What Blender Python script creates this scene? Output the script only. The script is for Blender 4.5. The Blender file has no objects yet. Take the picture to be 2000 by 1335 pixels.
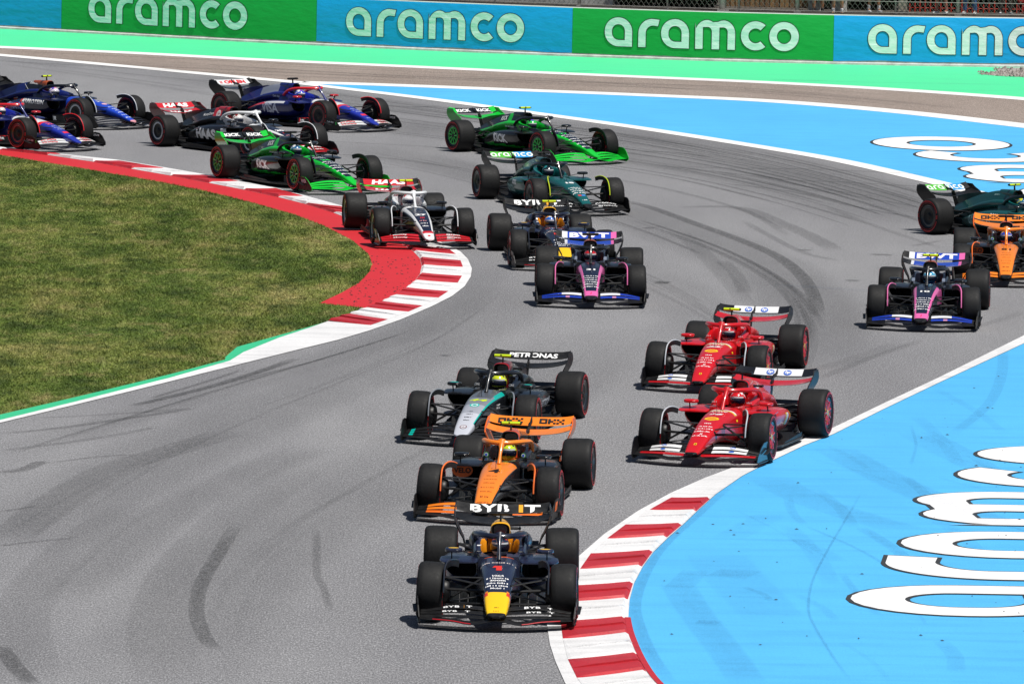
import bpy, bmesh, math, random
import numpy as np
from mathutils import Vector, Matrix
from mathutils.bvhtree import BVHTree
R = math.radians
random.seed(7); RNG = np.random.default_rng(7)
scene = bpy.context.scene
C = scene.collection

# ------------------------------------------------------------------ camera
cam_d = bpy.data.cameras.new('camera'); cam = bpy.data.objects.new('camera', cam_d); C.objects.link(cam)
cam_d.sensor_width = 36.0; cam_d.lens = 36.0*14643.17/2000.0
cam_d.clip_start = 1.0; cam_d.clip_end = 6000.0
cam.matrix_world = Matrix.Translation((0, 0, 12.7715)) @ Matrix.Rotation(R(90-5.7315), 4, 'X') @ Matrix.Rotation(R(0.9286), 4, 'Z')
scene.camera = cam
# ------------------------------------------------------------------ sky and sun
SUN_EL, SUN_AZ = R(66), R(-41)        # the sun stands to the right of the view, somewhat behind the camera
w = bpy.data.worlds.new('World'); scene.world = w; w.use_nodes = True
wn = w.node_tree.nodes; wl = w.node_tree.links
bg = wn['Background']; sky = wn.new('ShaderNodeTexSky'); sky.sky_type = 'NISHITA'; sky.sun_disc = False
sky.sun_elevation = SUN_EL; sky.sun_rotation = R(90)-SUN_AZ; sky.air_density = 1.0; sky.dust_density = 1.2
wl.new(sky.outputs[0], bg.inputs[0]); bg.inputs[1].default_value = 0.05
sd = bpy.data.lights.new('sun', 'SUN'); sd.energy = 5.0; sd.angle = R(0.55); sd.color = (1.0, 0.965, 0.90)
sun = bpy.data.objects.new('sun', sd); C.objects.link(sun)
sdir = Vector((math.cos(SUN_EL)*math.cos(SUN_AZ), math.cos(SUN_EL)*math.sin(SUN_AZ), math.sin(SUN_EL)))
sun.rotation_euler = sdir.to_track_quat('Z', 'Y').to_euler(); sun.location = (60, 60, 90)
vs = scene.view_settings; vs.view_transform = 'Standard'; vs.look = 'None'; vs.gamma = 1.0; vs.exposure = 0.08
scene.cycles.transparent_max_bounces = 24

# ------------------------------------------------------------------ materials
def lin(c):
    if isinstance(c, str):
        c = [int(c[i:i+2], 16)/255 for i in (1, 3, 5)]
    return tuple((x/12.92 if x <= .04045 else ((x+.055)/1.055)**2.4) for x in c)
MATS = {}
class NT:
    def __init__(s, name):
        s.m = bpy.data.materials.new(name); s.m.use_nodes = True; s.n = s.m.node_tree.nodes; s.l = s.m.node_tree.links
        s.b = s.n['Principled BSDF']
    def co(s, scale=(1, 1, 1), kind='Object'):
        t = s.n.new('ShaderNodeTexCoord'); mp = s.n.new('ShaderNodeMapping'); mp.inputs['Scale'].default_value = scale
        s.l.new(t.outputs[kind], mp.inputs[0]); return mp.outputs[0]
    def noise(s, vec, scale, detail=4, rough=.55):
        t = s.n.new('ShaderNodeTexNoise'); t.inputs['Scale'].default_value = scale; t.inputs['Detail'].default_value = detail
        t.inputs['Roughness'].default_value = rough; s.l.new(vec, t.inputs['Vector']); return t.outputs['Fac']
    def ramp(s, fac, stops):
        t = s.n.new('ShaderNodeValToRGB'); e = t.color_ramp.elements
        while len(e) < len(stops): e.new(0.5)
        for q, (p, c) in zip(e, stops):
            q.position = p; q.color = (c, c, c, 1) if isinstance(c, (int, float)) else (*c, 1)
        s.l.new(fac, t.inputs[0]); return t.outputs[0]
    def mix(s, fac, a, b, mode='MIX'):
        t = s.n.new('ShaderNodeMix'); t.data_type = 'RGBA'; t.blend_type = mode
        for v, k in ((fac, 0), (a, 6), (b, 7)):
            if isinstance(v, (int, float)): t.inputs[k].default_value = v
            elif isinstance(v, tuple): t.inputs[k].default_value = (*v, 1)
            else: s.l.new(v, t.inputs[k])
        return t.outputs[2]
    def bump(s, h, strength=.3, dist=.01):
        t = s.n.new('ShaderNodeBump'); t.inputs['Strength'].default_value = strength; t.inputs['Distance'].default_value = dist
        s.l.new(h, t.inputs['Height']); s.l.new(t.outputs[0], s.b.inputs['Normal'])
    def set(s, col=None, rough=None, **kw):
        for v, k in ((col, 'Base Color'), (rough, 'Roughness')):
            if v is None: continue
            if isinstance(v, tuple): s.b.inputs[k].default_value = (*v, 1)
            elif isinstance(v, (int, float)): s.b.inputs[k].default_value = v
            else: s.l.new(v, s.b.inputs[k])
        for k, v in kw.items(): s.b.inputs[k.replace('_', ' ')].default_value = v
        return s.m
def paint(hexc, rough=.28, coat=.55, metal=0.0, k=.85):
    key = ('p', hexc, rough, coat, metal)
    if key not in MATS:
        t = NT('car_paint_'+hexc.strip('#')); c = tuple(x*k for x in lin(hexc)); v = t.co()
        n = t.noise(v, 9, 4); g = t.noise(v, 90, 2)
        col = t.mix(t.ramp(n, [(.35, 0.0), (.75, .22)]), c, tuple(x*.78+.008 for x in c))
        r = t.n.new('ShaderNodeMapRange'); r.inputs[3].default_value = rough*.8; r.inputs[4].default_value = rough*1.35; t.l.new(g, r.inputs[0])
        MATS[key] = t.set(col, r.outputs[0], Metallic=metal, Coat_Weight=coat, Coat_Roughness=.12)
    return MATS[key]
def decal(hexc):
    key = ('d', hexc)
    if key not in MATS:
        t = NT('decal_'+hexc.strip('#')); MATS[key] = t.set(tuple(x*.85 for x in lin(hexc)), .45)
    return MATS[key]
def carbon():
    if 'carbon' not in MATS:
        t = NT('carbon'); v = t.co((1, 1, 1)); n = t.noise(v, 14, 5); wv = t.noise(v, 160, 1)
        col = t.ramp(n, [(.3, (.005, .005, .0055)), (.75, (.012, .012, .013))]); t.bump(wv, .12, .002)
        MATS['carbon'] = t.set(col, t.ramp(n, [(.3, .36), (.7, .55)]), Specular_IOR_Level=.32)
    return MATS['carbon']
def rubber():
    if 'rubber' not in MATS:
        t = NT('tyre_rubber'); v = t.co((1, 1, 1)); st = t.noise(t.co((2, 60, 2)), 3, 4); n = t.noise(v, 25, 6)
        col = t.mix(t.ramp(n, [(.35, 0.), (.7, 1.)]), (.006, .006, .0065), (.012, .012, .0128))
        col = t.mix(t.ramp(st, [(.4, 0.), (.7, .6)]), col, (.017, .017, .017)); t.bump(n, .15, .004)
        MATS['rubber'] = t.set(col, t.ramp(n, [(.3, .58), (.7, .74)]), Specular_IOR_Level=.24)
    return MATS['rubber']
def plain(name, c, rough=.6, **kw):
    if name not in MATS:
        t = NT(name); v = t.co(); n = t.noise(v, 12, 5); cc = lin(c) if isinstance(c, str) else c
        MATS[name] = t.set(t.mix(t.ramp(n, [(.3, 0.), (.75, .45)]), cc, tuple(x*.7 for x in cc)), rough, **kw)
    return MATS[name]
BLACKHOLE = lambda: plain('duct_black', (.004, .004, .004), .8)

# ------------------------------------------------------------------ mesh builder
class MB:
    def __init__(s): s.v = []; s.f = []; s.m = []; s.s = []
    def add(s, vs, fs, mat=0, smooth=True):
        o = len(s.v); s.v += [tuple(p) for p in vs]
        for i, f in enumerate(fs):
            s.f.append([o+k for k in f]); s.m.append(mat[i] if isinstance(mat, (list, tuple)) else mat); s.s.append(smooth)
    def loft(s, rings, caps=(1, 1), mat=0, smooth=True, closed=True, capmat=None):
        n = len(rings[0]); vs = [p for r in rings for p in r]; fs = []; ms = []
        for i in range(len(rings)-1):
            for j in range(n if closed else n-1):
                k = (j+1) % n; fs.append([i*n+j, i*n+k, (i+1)*n+k, (i+1)*n+j])
                ms.append(mat(i, j, rings) if callable(mat) else mat)
        cm = capmat if capmat is not None else (mat if not callable(mat) else ms[0])
        s.add(vs, fs, ms, smooth)
        o = len(s.v)-len(vs)
        for e, c in ((0, caps[0]), (len(rings)-1, caps[1])):
            if c:
                f = [o+e*n+j for j in range(n)]
                s.f.append(f[::-1] if e == 0 else f); s.m.append(cm if not callable(mat) else (ms[0] if e == 0 else ms[-1])); s.s.append(False)
        return s
    def prism(s, pts, off, mat=0, smooth=False):
        off = Vector(off); a = [Vector(p)-off*.5 for p in pts]; b = [Vector(p)+off*.5 for p in pts]; n = len(pts)
        s.add(a+b, [list(range(n))[::-1], list(range(n, 2*n))]+[[i, (i+1) % n, n+(i+1) % n, n+i] for i in range(n)], mat, smooth); return s
    def box(s, c, d, mat=0, rz=0.0):
        x, y, z = (q/2 for q in d); cs, sn = math.cos(rz), math.sin(rz)
        vs = [(c[0]+a*x*cs-b*y*sn, c[1]+a*x*sn+b*y*cs, c[2]+e*z) for a in (-1, 1) for b in (-1, 1) for e in (-1, 1)]
        s.add(vs, [[0, 1, 3, 2], [4, 6, 7, 5], [0, 4, 5, 1], [2, 3, 7, 6], [0, 2, 6, 4], [1, 5, 7, 3]], mat, False); return s
    def tube(s, path, rad, n=8, flat=1.0, up=(0, 0, 1), mat=0, caps=(1, 1)):
        P = [Vector(p) for p in path]; rings = []
        for i, p in enumerate(P):
            t = (P[min(i+1, len(P)-1)]-P[max(i-1, 0)]).normalized(); u = Vector(up)
            if abs(t.dot(u)) > .95: u = Vector((1, 0, 0))
            a = t.cross(u).normalized(); b = a.cross(t).normalized(); r = rad[i] if isinstance(rad, (list, tuple)) else rad
            rings.append([p+a*r*math.cos(2*math.pi*k/n)+b*r*flat*math.sin(2*math.pi*k/n) for k in range(n)])
        return s.loft(rings, caps, mat)
    def lathe(s, prof, n=40, c=(0, 0, 0), mat=0, a0=0, a1=2*math.pi, closedprof=False):
        # prof: (y, r) about the Y axis through c
        full = abs(a1-a0-2*math.pi) < 1e-6; N = n if full else n+1; rings = []
        for i in range(N):
            a = a0+(a1-a0)*i/n; rings.append([(c[0]+r*math.cos(a), c[1]+y, c[2]+r*math.sin(a)) for y, r in prof])
        if full: rings.append(rings[0])
        return s.loft(rings, (0, 0), mat, True, closedprof)
    def cap(s, a, b, ra, rb, n=12, mat=0):
        a, b = Vector(a), Vector(b); d = (b-a); L = d.length; d = d/L if L > 1e-6 else Vector((0, 0, 1)); path = []; rad = []
        for k in range(5):
            t = math.pi/2*k/4; path.append(a-d*ra*math.cos(t)); rad.append(max(ra*math.sin(t), 1e-3))
        for k in range(5):
            t = math.pi/2*k/4; path.append(b+d*rb*math.sin(t)); rad.append(max(rb*math.cos(t), 1e-3))
        u = Vector((0, 0, 1)) if abs(d.z) < .9 else Vector((1, 0, 0)); x = d.cross(u).normalized(); y = x.cross(d)
        return s.loft([[p+x*r*math.cos(2*math.pi*k/n)+y*r*math.sin(2*math.pi*k/n) for k in range(n)] for p, r in zip(path, rad)], (1, 1), mat)
    def mirror(s):
        q = MB(); q.v = [(x, -y, z) for x, y, z in s.v]; q.f = [f[::-1] for f in s.f]; q.m = list(s.m); q.s = list(s.s); return q
    def bvh(s): return BVHTree.FromPolygons([Vector(v) for v in s.v], s.f)
    def mesh(s, name, mats):
        me = bpy.data.meshes.new(name); me.from_pydata(s.v, [], s.f)
        for m in mats: me.materials.append(m)
        me.polygons.foreach_set('material_index', s.m); me.polygons.foreach_set('use_smooth', s.s)
        bm = bmesh.new(); bm.from_mesh(me); bmesh.ops.remove_doubles(bm, verts=bm.verts, dist=1e-5); bmesh.ops.recalc_face_normals(bm, faces=bm.faces); bm.to_mesh(me); bm.free()
        me.update(); return me
def ob(name, me, parent=None, mats=None, loc=None):
    o = bpy.data.objects.new(name, me); C.objects.link(o)
    if parent: o.parent = parent
    if loc: o.location = loc
    if mats:
        for i, m in enumerate(mats): o.material_slots[i].link = 'OBJECT'; o.material_slots[i].material = m
    return o
def tag(o, label=None, cat=None, group=None, kind=None):
    for k, v in (('label', label), ('category', cat), ('group', group), ('kind', kind)):
        if v: o[k] = v
    return o
def empty(name, loc=(0, 0, 0), rz=0):
    o = bpy.data.objects.new(name, None); o.empty_display_size = .2; C.objects.link(o); o.location = loc; o.rotation_euler.z = rz; return o
def autosmooth(me, ang=35):
    bm = bmesh.new(); bm.from_mesh(me)
    for e in bm.edges:
        if len(e.link_faces) == 2 and e.calc_face_angle(0) > R(ang): e.smooth = False
    bm.to_mesh(me); bm.free(); return me
def interp(tab, x):
    xs = [t[0] for t in tab]
    if xs[0] > xs[-1]: tab = tab[::-1]; xs = xs[::-1]
    x = min(max(x, xs[0]), xs[-1]); i = max(0, min(len(xs)-2, int(np.searchsorted(xs, x))-1)); a, b = tab[i], tab[i+1]
    t = (x-a[0])/(b[0]-a[0]); 
    out = []
    for k in range(1, len(a)):
        m0 = (b[k]-tab[max(i-1, 0)][k])/max(b[0]-tab[max(i-1, 0)][0], 1e-6); m1 = (tab[min(i+2, len(tab)-1)][k]-a[k])/max(tab[min(i+2, len(tab)-1)][0]-a[0], 1e-6); h = b[0]-a[0]
        out.append((2*t**3-3*t*t+1)*a[k]+(t**3-2*t*t+t)*h*m0+(-2*t**3+3*t*t)*b[k]+(t**3-t*t)*h*m1)
    return out
def sell(x, yc, hw, zc, hh, n=24, p=3.2, f=None):
    pts = []
    for k in range(n):
        a = 2*math.pi*(k+.5)/n; c, sn = math.cos(a), math.sin(a)
        y = yc+hw*math.copysign(abs(c)**(2/p), c); z = zc+hh*math.copysign(abs(sn)**(2/p), sn)
        pts.append((x, y, z) if f is None else f(x, y, z))
    return pts
def smooth_line(pts, n=6):
    out = []; P = [np.array(p, float) for p in pts]
    for i in range(len(P)-1):
        p0, p1, p2, p3 = P[max(i-1, 0)], P[i], P[i+1], P[min(i+2, len(P)-1)]
        for k in range(n):
            t = k/n; out.append(tuple(.5*(2*p1+(p2-p0)*t+(2*p0-5*p1+4*p2-p3)*t*t+(3*p1-p0-3*p2+p3)*t**3)))
    out.append(tuple(P[-1])); return out

# ------------------------------------------------------------------ lettering
def curve_mesh(name, polys):
    cu = bpy.data.curves.new(name, 'CURVE'); cu.dimensions = '2D'; cu.fill_mode = 'FRONT'
    for P in polys:
        sp = cu.splines.new('POLY'); sp.points.add(len(P)-1); sp.use_cyclic_u = True
        for q, (x, y) in zip(sp.points, P): q.co = (x, y, 0, 1)
    o = bpy.data.objects.new(name, cu); me = bpy.data.meshes.new_from_object(o); bpy.data.objects.remove(o); bpy.data.curves.remove(cu)
    v = [tuple(p.co) for p in me.vertices]; f = [list(p.vertices) for p in me.polygons]; bpy.data.meshes.remove(me); return v, f
TXT = {}
def text_geo(t, bold=.0, spacing=1.0, shear=0.0):
    key = (t, bold, spacing, shear)
    if key not in TXT:
        cu = bpy.data.curves.new('t', 'FONT'); cu.body = t; cu.offset = bold; cu.space_character = spacing; cu.shear = shear; cu.resolution_u = 3; cu.fill_mode = 'FRONT'
        o = bpy.data.objects.new('t', cu); me = bpy.data.meshes.new_from_object(o); bpy.data.objects.remove(o); bpy.data.curves.remove(cu)
        bm = bmesh.new(); bm.from_mesh(me); bmesh.ops.triangulate(bm, faces=bm.faces)
        for _ in range(2):
            es = [e for e in bm.edges if e.calc_length() > .3]
            if es: bmesh.ops.subdivide_edges(bm, edges=es, cuts=1); bmesh.ops.triangulate(bm, faces=bm.faces)
        bm.to_mesh(me); bm.free()
        v = np.array([p.co[:2] for p in me.vertices]); f = [list(p.vertices) for p in me.polygons]; bpy.data.meshes.remove(me)
        lo, hi = v.min(0), v.max(0); v = (v-(lo+hi)/2)/(hi[1]-lo[1]); TXT[key] = (v, f)
    return TXT[key]
def arc(cx, cy, rx, ry, a0, a1, n=14): return [(cx+rx*math.cos(R(a0+(a1-a0)*k/n)), cy+ry*math.sin(R(a0+(a1-a0)*k/n))) for k in range(n+1)]
GLY = {
 'o': (.96, [arc(.48, .5, .48, .5, 0, 350, 35), arc(.48, .5, .235, .255, 0, 350, 35)]),
 'a': (.93, [[(.93, 0), (.93, .52)]+arc(.465, .52, .465, .48, 0, 180)[1:]+arc(.47, .5, .47, .5, 180, 270)[1:], [(.685, .22), (.685, .53)]+arc(.465, .53, .22, .235, 0, 180)[1:]+arc(.475, .47, .23, .25, 180, 270)[1:]]),
 'r': (.70, [[(0, 0), (0, .48)]+arc(.46, .48, .46, .5, 180, 90)[1:]+[(.70, .955), (.65, .735)]+arc(.5, .5, .255, .255, 90, 180)+[(.245, 0)]]),
 'm': (1.31, [[(0, 0), (0, .90)]+arc(.38, .40, .42, .6, 150, 62, 8)+arc(.93, .55, .38, .45, 118, 0, 12)+[(1.31, 0), (1.065, 0), (1.065, .60)]+arc(.92, .6, .145, .165, 0, 90, 6)[1:]+[(.79, .755), (.79, 0), (.545, 0), (.545, .60)]+arc(.40, .6, .145, .165, 0, 90, 6)[1:]+[(.245, .75), (.245, 0)]]),
 'c': (.80, [arc(.48, .5, .48, .5, 48, 312, 24)+arc(.48, .5, .235, .255, 312, 48, 24)]),
}
GAP = {'a': .21, 'r': .06, 'm': .19, 'c': .13, 'o': 0}
def offset_poly(P, d):
    P = [Vector(p) for p in P]; n = len(P); area = sum(P[i].x*P[(i+1) % n].y-P[(i+1) % n].x*P[i].y for i in range(n)); sg = 1 if area > 0 else -1; out = []
    for i in range(n):
        a, b, c = P[i-1], P[i], P[(i+1) % n]; e1 = (b-a).normalized(); e2 = (c-b).normalized()
        n1 = Vector((e1.y, -e1.x))*sg; n2 = Vector((e2.y, -e2.x))*sg; m = n1+n2
        m = m.normalized() if m.length > .2 else n1; out.append(tuple(b+m*d/max(m.dot(n1), .5)))
    return out
def glyph(ch, grow=0.0):
    w_, polys = GLY[ch]; return curve_mesh('g', [offset_poly(P, grow if i == 0 else -grow) for i, P in enumerate(polys)] if grow else polys)
GEOC = {}
def aramco_geo(grow=0.0):
    # the whole word, height 1, starting at x = 0
    if grow not in GEOC:
        V = []; F = []; x = 0
        for ch in 'aramco':
            v, f = glyph(ch, grow); o = len(V); V += [(a+x, b) for a, b, c in v]; F += [[o+k for k in q] for q in f]; x += GLY[ch][0]+GAP[ch]
        GEOC[grow] = (np.array(V), F)
    return GEOC[grow]

# ================================================================== THE SETTING (metres; ground at z = 0)
WALL = [(-30.2, 224.2), (-22.4, 219.4), (-14.82, 214.73), (-11.03, 212.42), (-7.31, 210.14), (-3.69, 208.29), (-0.13, 206.75), (3.39, 205.55), (6.88, 204.79), (10.36, 204.46), (13.86, 204.47), (18.5, 204.6), (25.0, 205.2)]
W1 = [(-30.0, 213.0), (-22.0, 209.4), (-14.22, 206.07), (-10.61, 204.5), (-7.04, 202.45), (-3.55, 200.85), (-0.12, 199.25), (3.27, 197.8), (6.61, 196.35), (9.86, 194.34), (13.0, 191.56), (17.0, 187.0), (24.0, 178.0)]
W2 = [(-30.0, 219.0), (-20.0, 208.6), (-13.98, 202.61), (-10.3, 198.63), (-7.87, 195.85), (-5.53, 193.27)]
UP = [(-5.53, 193.4), (-3.41, 192.95), (-0.1, 191.85), (3.16, 190.65), (6.38, 189.2), (9.46, 186.1), (12.35, 181.75), (16.0, 175.5), (24.0, 160.0)]
LO = [(-5.52, 192.9), (-3.34, 189.7), (-1.63, 187.0), (0.47, 183.35), (2.98, 178.84), (5.85, 173.0), (7.46, 169.25), (9.14, 163.9), (10.79, 158.26), (13.0, 154.0), (17.0, 152.0), (24.0, 153.0)]
R_OUT = [(20.0, 156.0), (14.0, 147.5), (11.0, 137.5), (8.9, 129.75), (6.99, 122.36), (5.92, 118.39), (4.98, 114.82), (4.01, 111.75), (3.42, 109.75), (2.82, 107.9), (2.3, 106.05), (1.79, 103.85), (1.3, 101.26), (0.94, 98.89), (0.61, 95.55), (0.49, 92.23), (0.52, 90.46), (0.58, 89.02), (0.69, 87.18), (0.98, 85.0), (1.5, 82.5)]
R_BLUE = [(20.0, 154.5), (14.0, 146.0), (11.0, 136.2), (8.81, 128.37), (6.95, 121.56), (5.89, 117.58), (4.94, 113.9), (4.43, 112.3), (3.79, 109.9), (3.38, 108.25), (2.94, 106.0), (2.62, 103.94), (2.39, 102.39), (2.16, 100.95), (1.94, 99.45), (1.77, 97.89), (1.63, 96.21), (1.55, 94.63), (1.51, 92.96), (1.54, 91.53), (1.62, 89.8), (1.74, 88.1), (1.86, 87.1), (2.25, 85.0), (2.9, 82.5)]
R_BO = [(2.3, 105.51), (1.96, 104.02), (1.61, 102.34), (1.33, 100.74), (1.1, 99.17), (0.94, 97.53), (0.80, 95.89), (0.71, 94.33), (0.66, 92.54), (0.68, 90.94), (0.73, 89.19), (0.83, 87.63), (0.99, 86.1), (1.2, 84.5)]
R_BI = [(2.84, 105.39), (2.61, 103.92), (2.38, 102.39), (2.15, 100.99), (1.93, 99.45), (1.76, 97.89), (1.62, 96.2), (1.53, 94.63), (1.47, 92.87), (1.50, 91.45), (1.57, 89.71), (1.66, 88.25), (1.80, 86.9), (2.0, 85.4)]
K_OUT = [(-20.0, 179.0), (-14.5, 172.8), (-11.68, 169.52), (-10.54, 168.13), (-8.82, 166.22), (-7.7, 164.3), (-6.78, 162.6), (-5.93, 160.96), (-5.1, 159.21), (-4.42, 157.31), (-3.6, 154.9), (-2.53, 151.29), (-1.66, 147.7), (-1.03, 144.53), (-0.87, 142.9), (-0.78, 140.91), (-0.79, 139.21), (-0.89, 137.23), (-1.1, 135.3), (-1.45, 133.25), (-1.96, 130.75), (-2.46, 128.75), (-2.96, 127.05), (-3.61, 125.24), (-4.42, 122.94), (-5.14, 120.91), (-6.17, 118.01), (-7.15, 115.3), (-7.78, 113.59), (-9.4, 109.0)]
K_BI = [(-20.0, 178.0), (-14.4, 171.8), (-11.62, 168.67), (-10.46, 167.31), (-9.34, 165.57), (-8.4, 163.74), (-7.46, 162.03), (-6.55, 160.2), (-5.75, 158.57), (-4.95, 156.74), (-4.34, 155.12), (-3.7, 153.05), (-3.08, 150.56), (-2.57, 148.13), (-2.18, 145.98), (-1.93, 144.32), (-1.79, 142.9), (-1.73, 141.28), (-1.74, 139.57), (-1.82, 138.1), (-1.97, 136.56), (-2.15, 135.16), (-2.36, 133.84), (-2.62, 132.62), (-2.89, 131.45), (-3.22, 130.26)]
K_BO = [(-13.6, 171.6), (-11.15, 168.72), (-10.17, 167.6), (-8.81, 166.05), (-7.69, 164.09), (-6.80, 162.4), (-5.93, 160.86), (-5.1, 159.11), (-4.44, 157.15), (-3.62, 154.75), (-2.97, 152.4), (-2.3, 149.98), (-1.72, 147.35), (-1.25, 144.96), (-1.11, 143.91), (-1.01, 142.62), (-0.95, 141.2), (-0.95, 139.39), (-1.02, 137.93), (-1.17, 136.28), (-1.34, 134.96), (-1.6, 133.42), (-1.84, 132.22), (-2.17, 130.8), (-2.46, 129.67)]
GRASS = [(-20.0, 175.5), (-14.2, 170.4), (-11.5, 167.05), (-9.59, 163.89), (-8.85, 162.5), (-7.93, 160.85), (-6.67, 158.31), (-5.41, 155.17), (-4.54, 152.64), (-3.84, 149.99), (-3.15, 146.55), (-2.79, 143.65), (-2.68, 141.67), (-2.69, 139.93), (-2.84, 137.61), (-3.12, 135.58), (-3.46, 133.55), (-2.70, 132.88)]
GREEN_UP = [(-9.6, 110.4), (-7.86, 114.74), (-7.22, 116.42), (-6.57, 118.18), (-5.54, 121.06), (-4.75, 123.48), (-4.76, 123.88), (-4.63, 125.6), (-3.52, 129.23)]
GREEN_LO = [(-9.5, 109.4), (-7.81, 113.95), (-6.85, 116.63), (-5.51, 120.51), (-4.66, 123.31), (-4.49, 124.72), (-3.97, 127.26), (-3.49, 129.12), (-3.22, 130.26)]

def sheet(name, pts, z, mat, kind='structure'):
    v, f = curve_mesh(name, [[(p[0], p[1]) for p in pts]]); me = bpy.data.meshes.new(name); me.from_pydata([(a, b, z) for a, b, _ in v], [], f); me.materials.append(mat)
    bm = bmesh.new(); bm.from_mesh(me); bmesh.ops.recalc_face_normals(bm, faces=bm.faces)
    if sum(q.normal.z for q in bm.faces) < 0: bmesh.ops.reverse_faces(bm, faces=bm.faces)
    bm.to_mesh(me); bm.free()
    o = ob(name, me); tag(o, kind=kind); return o
def strip_rows(line, wdt):
    L = [Vector(p) for p in smooth_line(line, 5)]; a = []; b = []
    for i, p in enumerate(L):
        t = (L[min(i+1, len(L)-1)]-L[max(i-1, 0)]).normalized(); n = Vector((-t.y, t.x)); a.append(p+n*wdt/2); b.append(p-n*wdt/2)
    return L, a, b
def line_strip(name, line, wdt, z, mat):
    L, a, b = strip_rows(line, wdt); n = len(L); mb = MB()
    mb.add([(p.x, p.y, z) for p in a]+[(p.x, p.y, z) for p in b], [[i, n+i, n+i+1, i+1] for i in range(n-1)], 0, False)
    o = ob(name, mb.mesh(name, [mat])); tag(o, kind='structure'); return o

def asphalt(name, dark, light, tint=(1, 1, 1)):
    t = NT(name); v = t.co(); g = t.noise(t.co((1, .26, 1)), 44, 2, .85); g2 = t.noise(t.co((1, .5, 1)), 11, 4, .75); big = t.noise(t.co((.5, .11, 1)), .55, 4, .6); mid = t.noise(t.co((1, .3, 1)), 1.6, 5, .6)
    a = t.mix(t.ramp(big, [(.30, 0.), (.70, 1.)]), dark, light)
    a = t.mix(t.ramp(mid, [(.35, .22), (.7, 0.)]), a, tuple(x*.72 for x in dark))
    a = t.mix(t.ramp(g, [(.34, .75), (.49, 0.)]), a, tuple(x*.42 for x in dark)); a = t.mix(t.ramp(g, [(.51, 0.), (.66, .7)]), a, tuple(min(x*1.75, .5) for x in light))
    a = t.mix(t.ramp(g2, [(.32, .30), (.52, 0.)]), a, tuple(x*.6 for x in dark))
    t.bump(g, .35, .006); return t.set(a, .82, Specular_IOR_Level=.35)
def painted(name, c, wear, amount=.5, rough=.6):
    t = NT(name); v = t.co(); big = t.noise(t.co((.6, .15, 1)), .7, 5, .6); st = t.noise(t.co((.35, 2.2, 1)), 1.1, 5, .65); g = t.noise(v, 38, 3, .7); sp = t.noise(v, 5.5, 4, .7)
    a = t.mix(t.ramp(big, [(.35, 0.), (.75, .45*amount)]), c, wear); a = t.mix(t.ramp(st, [(.46, 0.), (.72, .6*amount)]), a, wear)
    a = t.mix(t.ramp(g, [(.28, .4*amount+.1), (.5, 0.)]), a, tuple(x*.6 for x in wear)); a = t.mix(t.ramp(sp, [(.70, 0.), (.78, .5*amount)]), a, tuple(x*.4 for x in wear))
    t.bump(g, .35, .008); return t.set(a, rough, Specular_IOR_Level=.35)
M_ASPH = asphalt('asphalt', (.160, .159, .169), (.240, .239, .247))
M_OLD = asphalt('old_asphalt', (.215, .170, .145), (.30, .245, .215))
M_BLUE = painted('blue_paint', (.085, .44, .80), (.055, .30, .58), .8)
M_MINT = painted('mint_paint', (.07, .68, .30), (.10, .50, .27), .45)
M_GREEN = painted('kerb_green_paint', (.035, .46, .22), (.04, .33, .18), .5)
M_WHITE = painted('white_paint', (.80, .79, .78), (.60, .59, .58), .55)
M_KWHITE = painted('kerb_white', (.76, .755, .76), (.38, .38, .39), .8)
M_KRED = painted('kerb_red', (.50, .020, .032), (.22, .018, .024), .85, .5)
M_ARED = painted('apron_red', (.54, .018, .026), (.40, .022, .026), .55)
M_LWHITE = painted('letter_white', (.82, .81, .81), (.66, .65, .66), .5)
M_OUTL = plain('letter_outline', (.03, .032, .036), .7)
def grass_mat(name):
    t = NT(name); v = t.co((1, .33, 1), 'Object'); a = t.noise(v, .55, 5, .62); b = t.noise(v, 2.3, 5, .65); c = t.noise(t.co((1, .45, 1)), 7, 4, .7)
    col = t.ramp(a, [(.30, (.055, .088, .014)), (.44, (.105, .150, .026)), (.58, (.185, .205, .050)), (.70, (.32, .28, .11))])
    col = t.mix(t.ramp(b, [(.30, .8), (.52, 0.)]), col, (.040, .068, .012)); col = t.mix(t.ramp(b, [(.54, 0.), (.75, .6)]), col, (.36, .32, .14))
    d_ = t.noise(t.co((1, .5, 1)), .9, 6, .7); col = t.mix(t.ramp(d_, [(.54, 0.), (.66, .75)]), col, (.30, .25, .11)); col = t.mix(t.ramp(d_, [(.36, .85), (.48, 0.)]), col, (.034, .058, .012))
    col = t.mix(t.ramp(c, [(.3, .55), (.55, 0.)]), col, (.035, .055, .012)); return t.set(col, .85, Specular_IOR_Level=.2)
M_GRASS = grass_mat('grass')

# terrain reaching the horizon and the asphalt on it
tr = MB(); tr.add([(-3000, -800, -.08), (3000, -800, -.08), (3000, 5000, -.08), (-3000, 5000, -.08)], [[0, 1, 2, 3]], 0, False)
tag(ob('terrain', tr.mesh('terrain', [M_GRASS])), kind='structure')
tag(sheet('track', [(-70, 20), (70, 20), (70, 232), (-70, 232)], 0.0, M_ASPH), kind='structure')
sheet('old_track', W1+UP[::-1]+W2[::-1], .004, M_OLD)
sheet('green_verge', WALL+W1[::-1], .004, M_MINT)
sheet('blue_runoff', UP+LO[::-1], .004, M_BLUE)
sheet('blue_runoff', R_BLUE+[(20, 82.5), (26, 120)], .004, M_BLUE)
line_strip('edge_line', W1, .85, .008, M_WHITE); line_strip('edge_line', W2, .62, .008, M_WHITE)
line_strip('edge_line', UP, .95, .008, M_WHITE); line_strip('edge_line', LO, .52, .009, M_WHITE)
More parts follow.
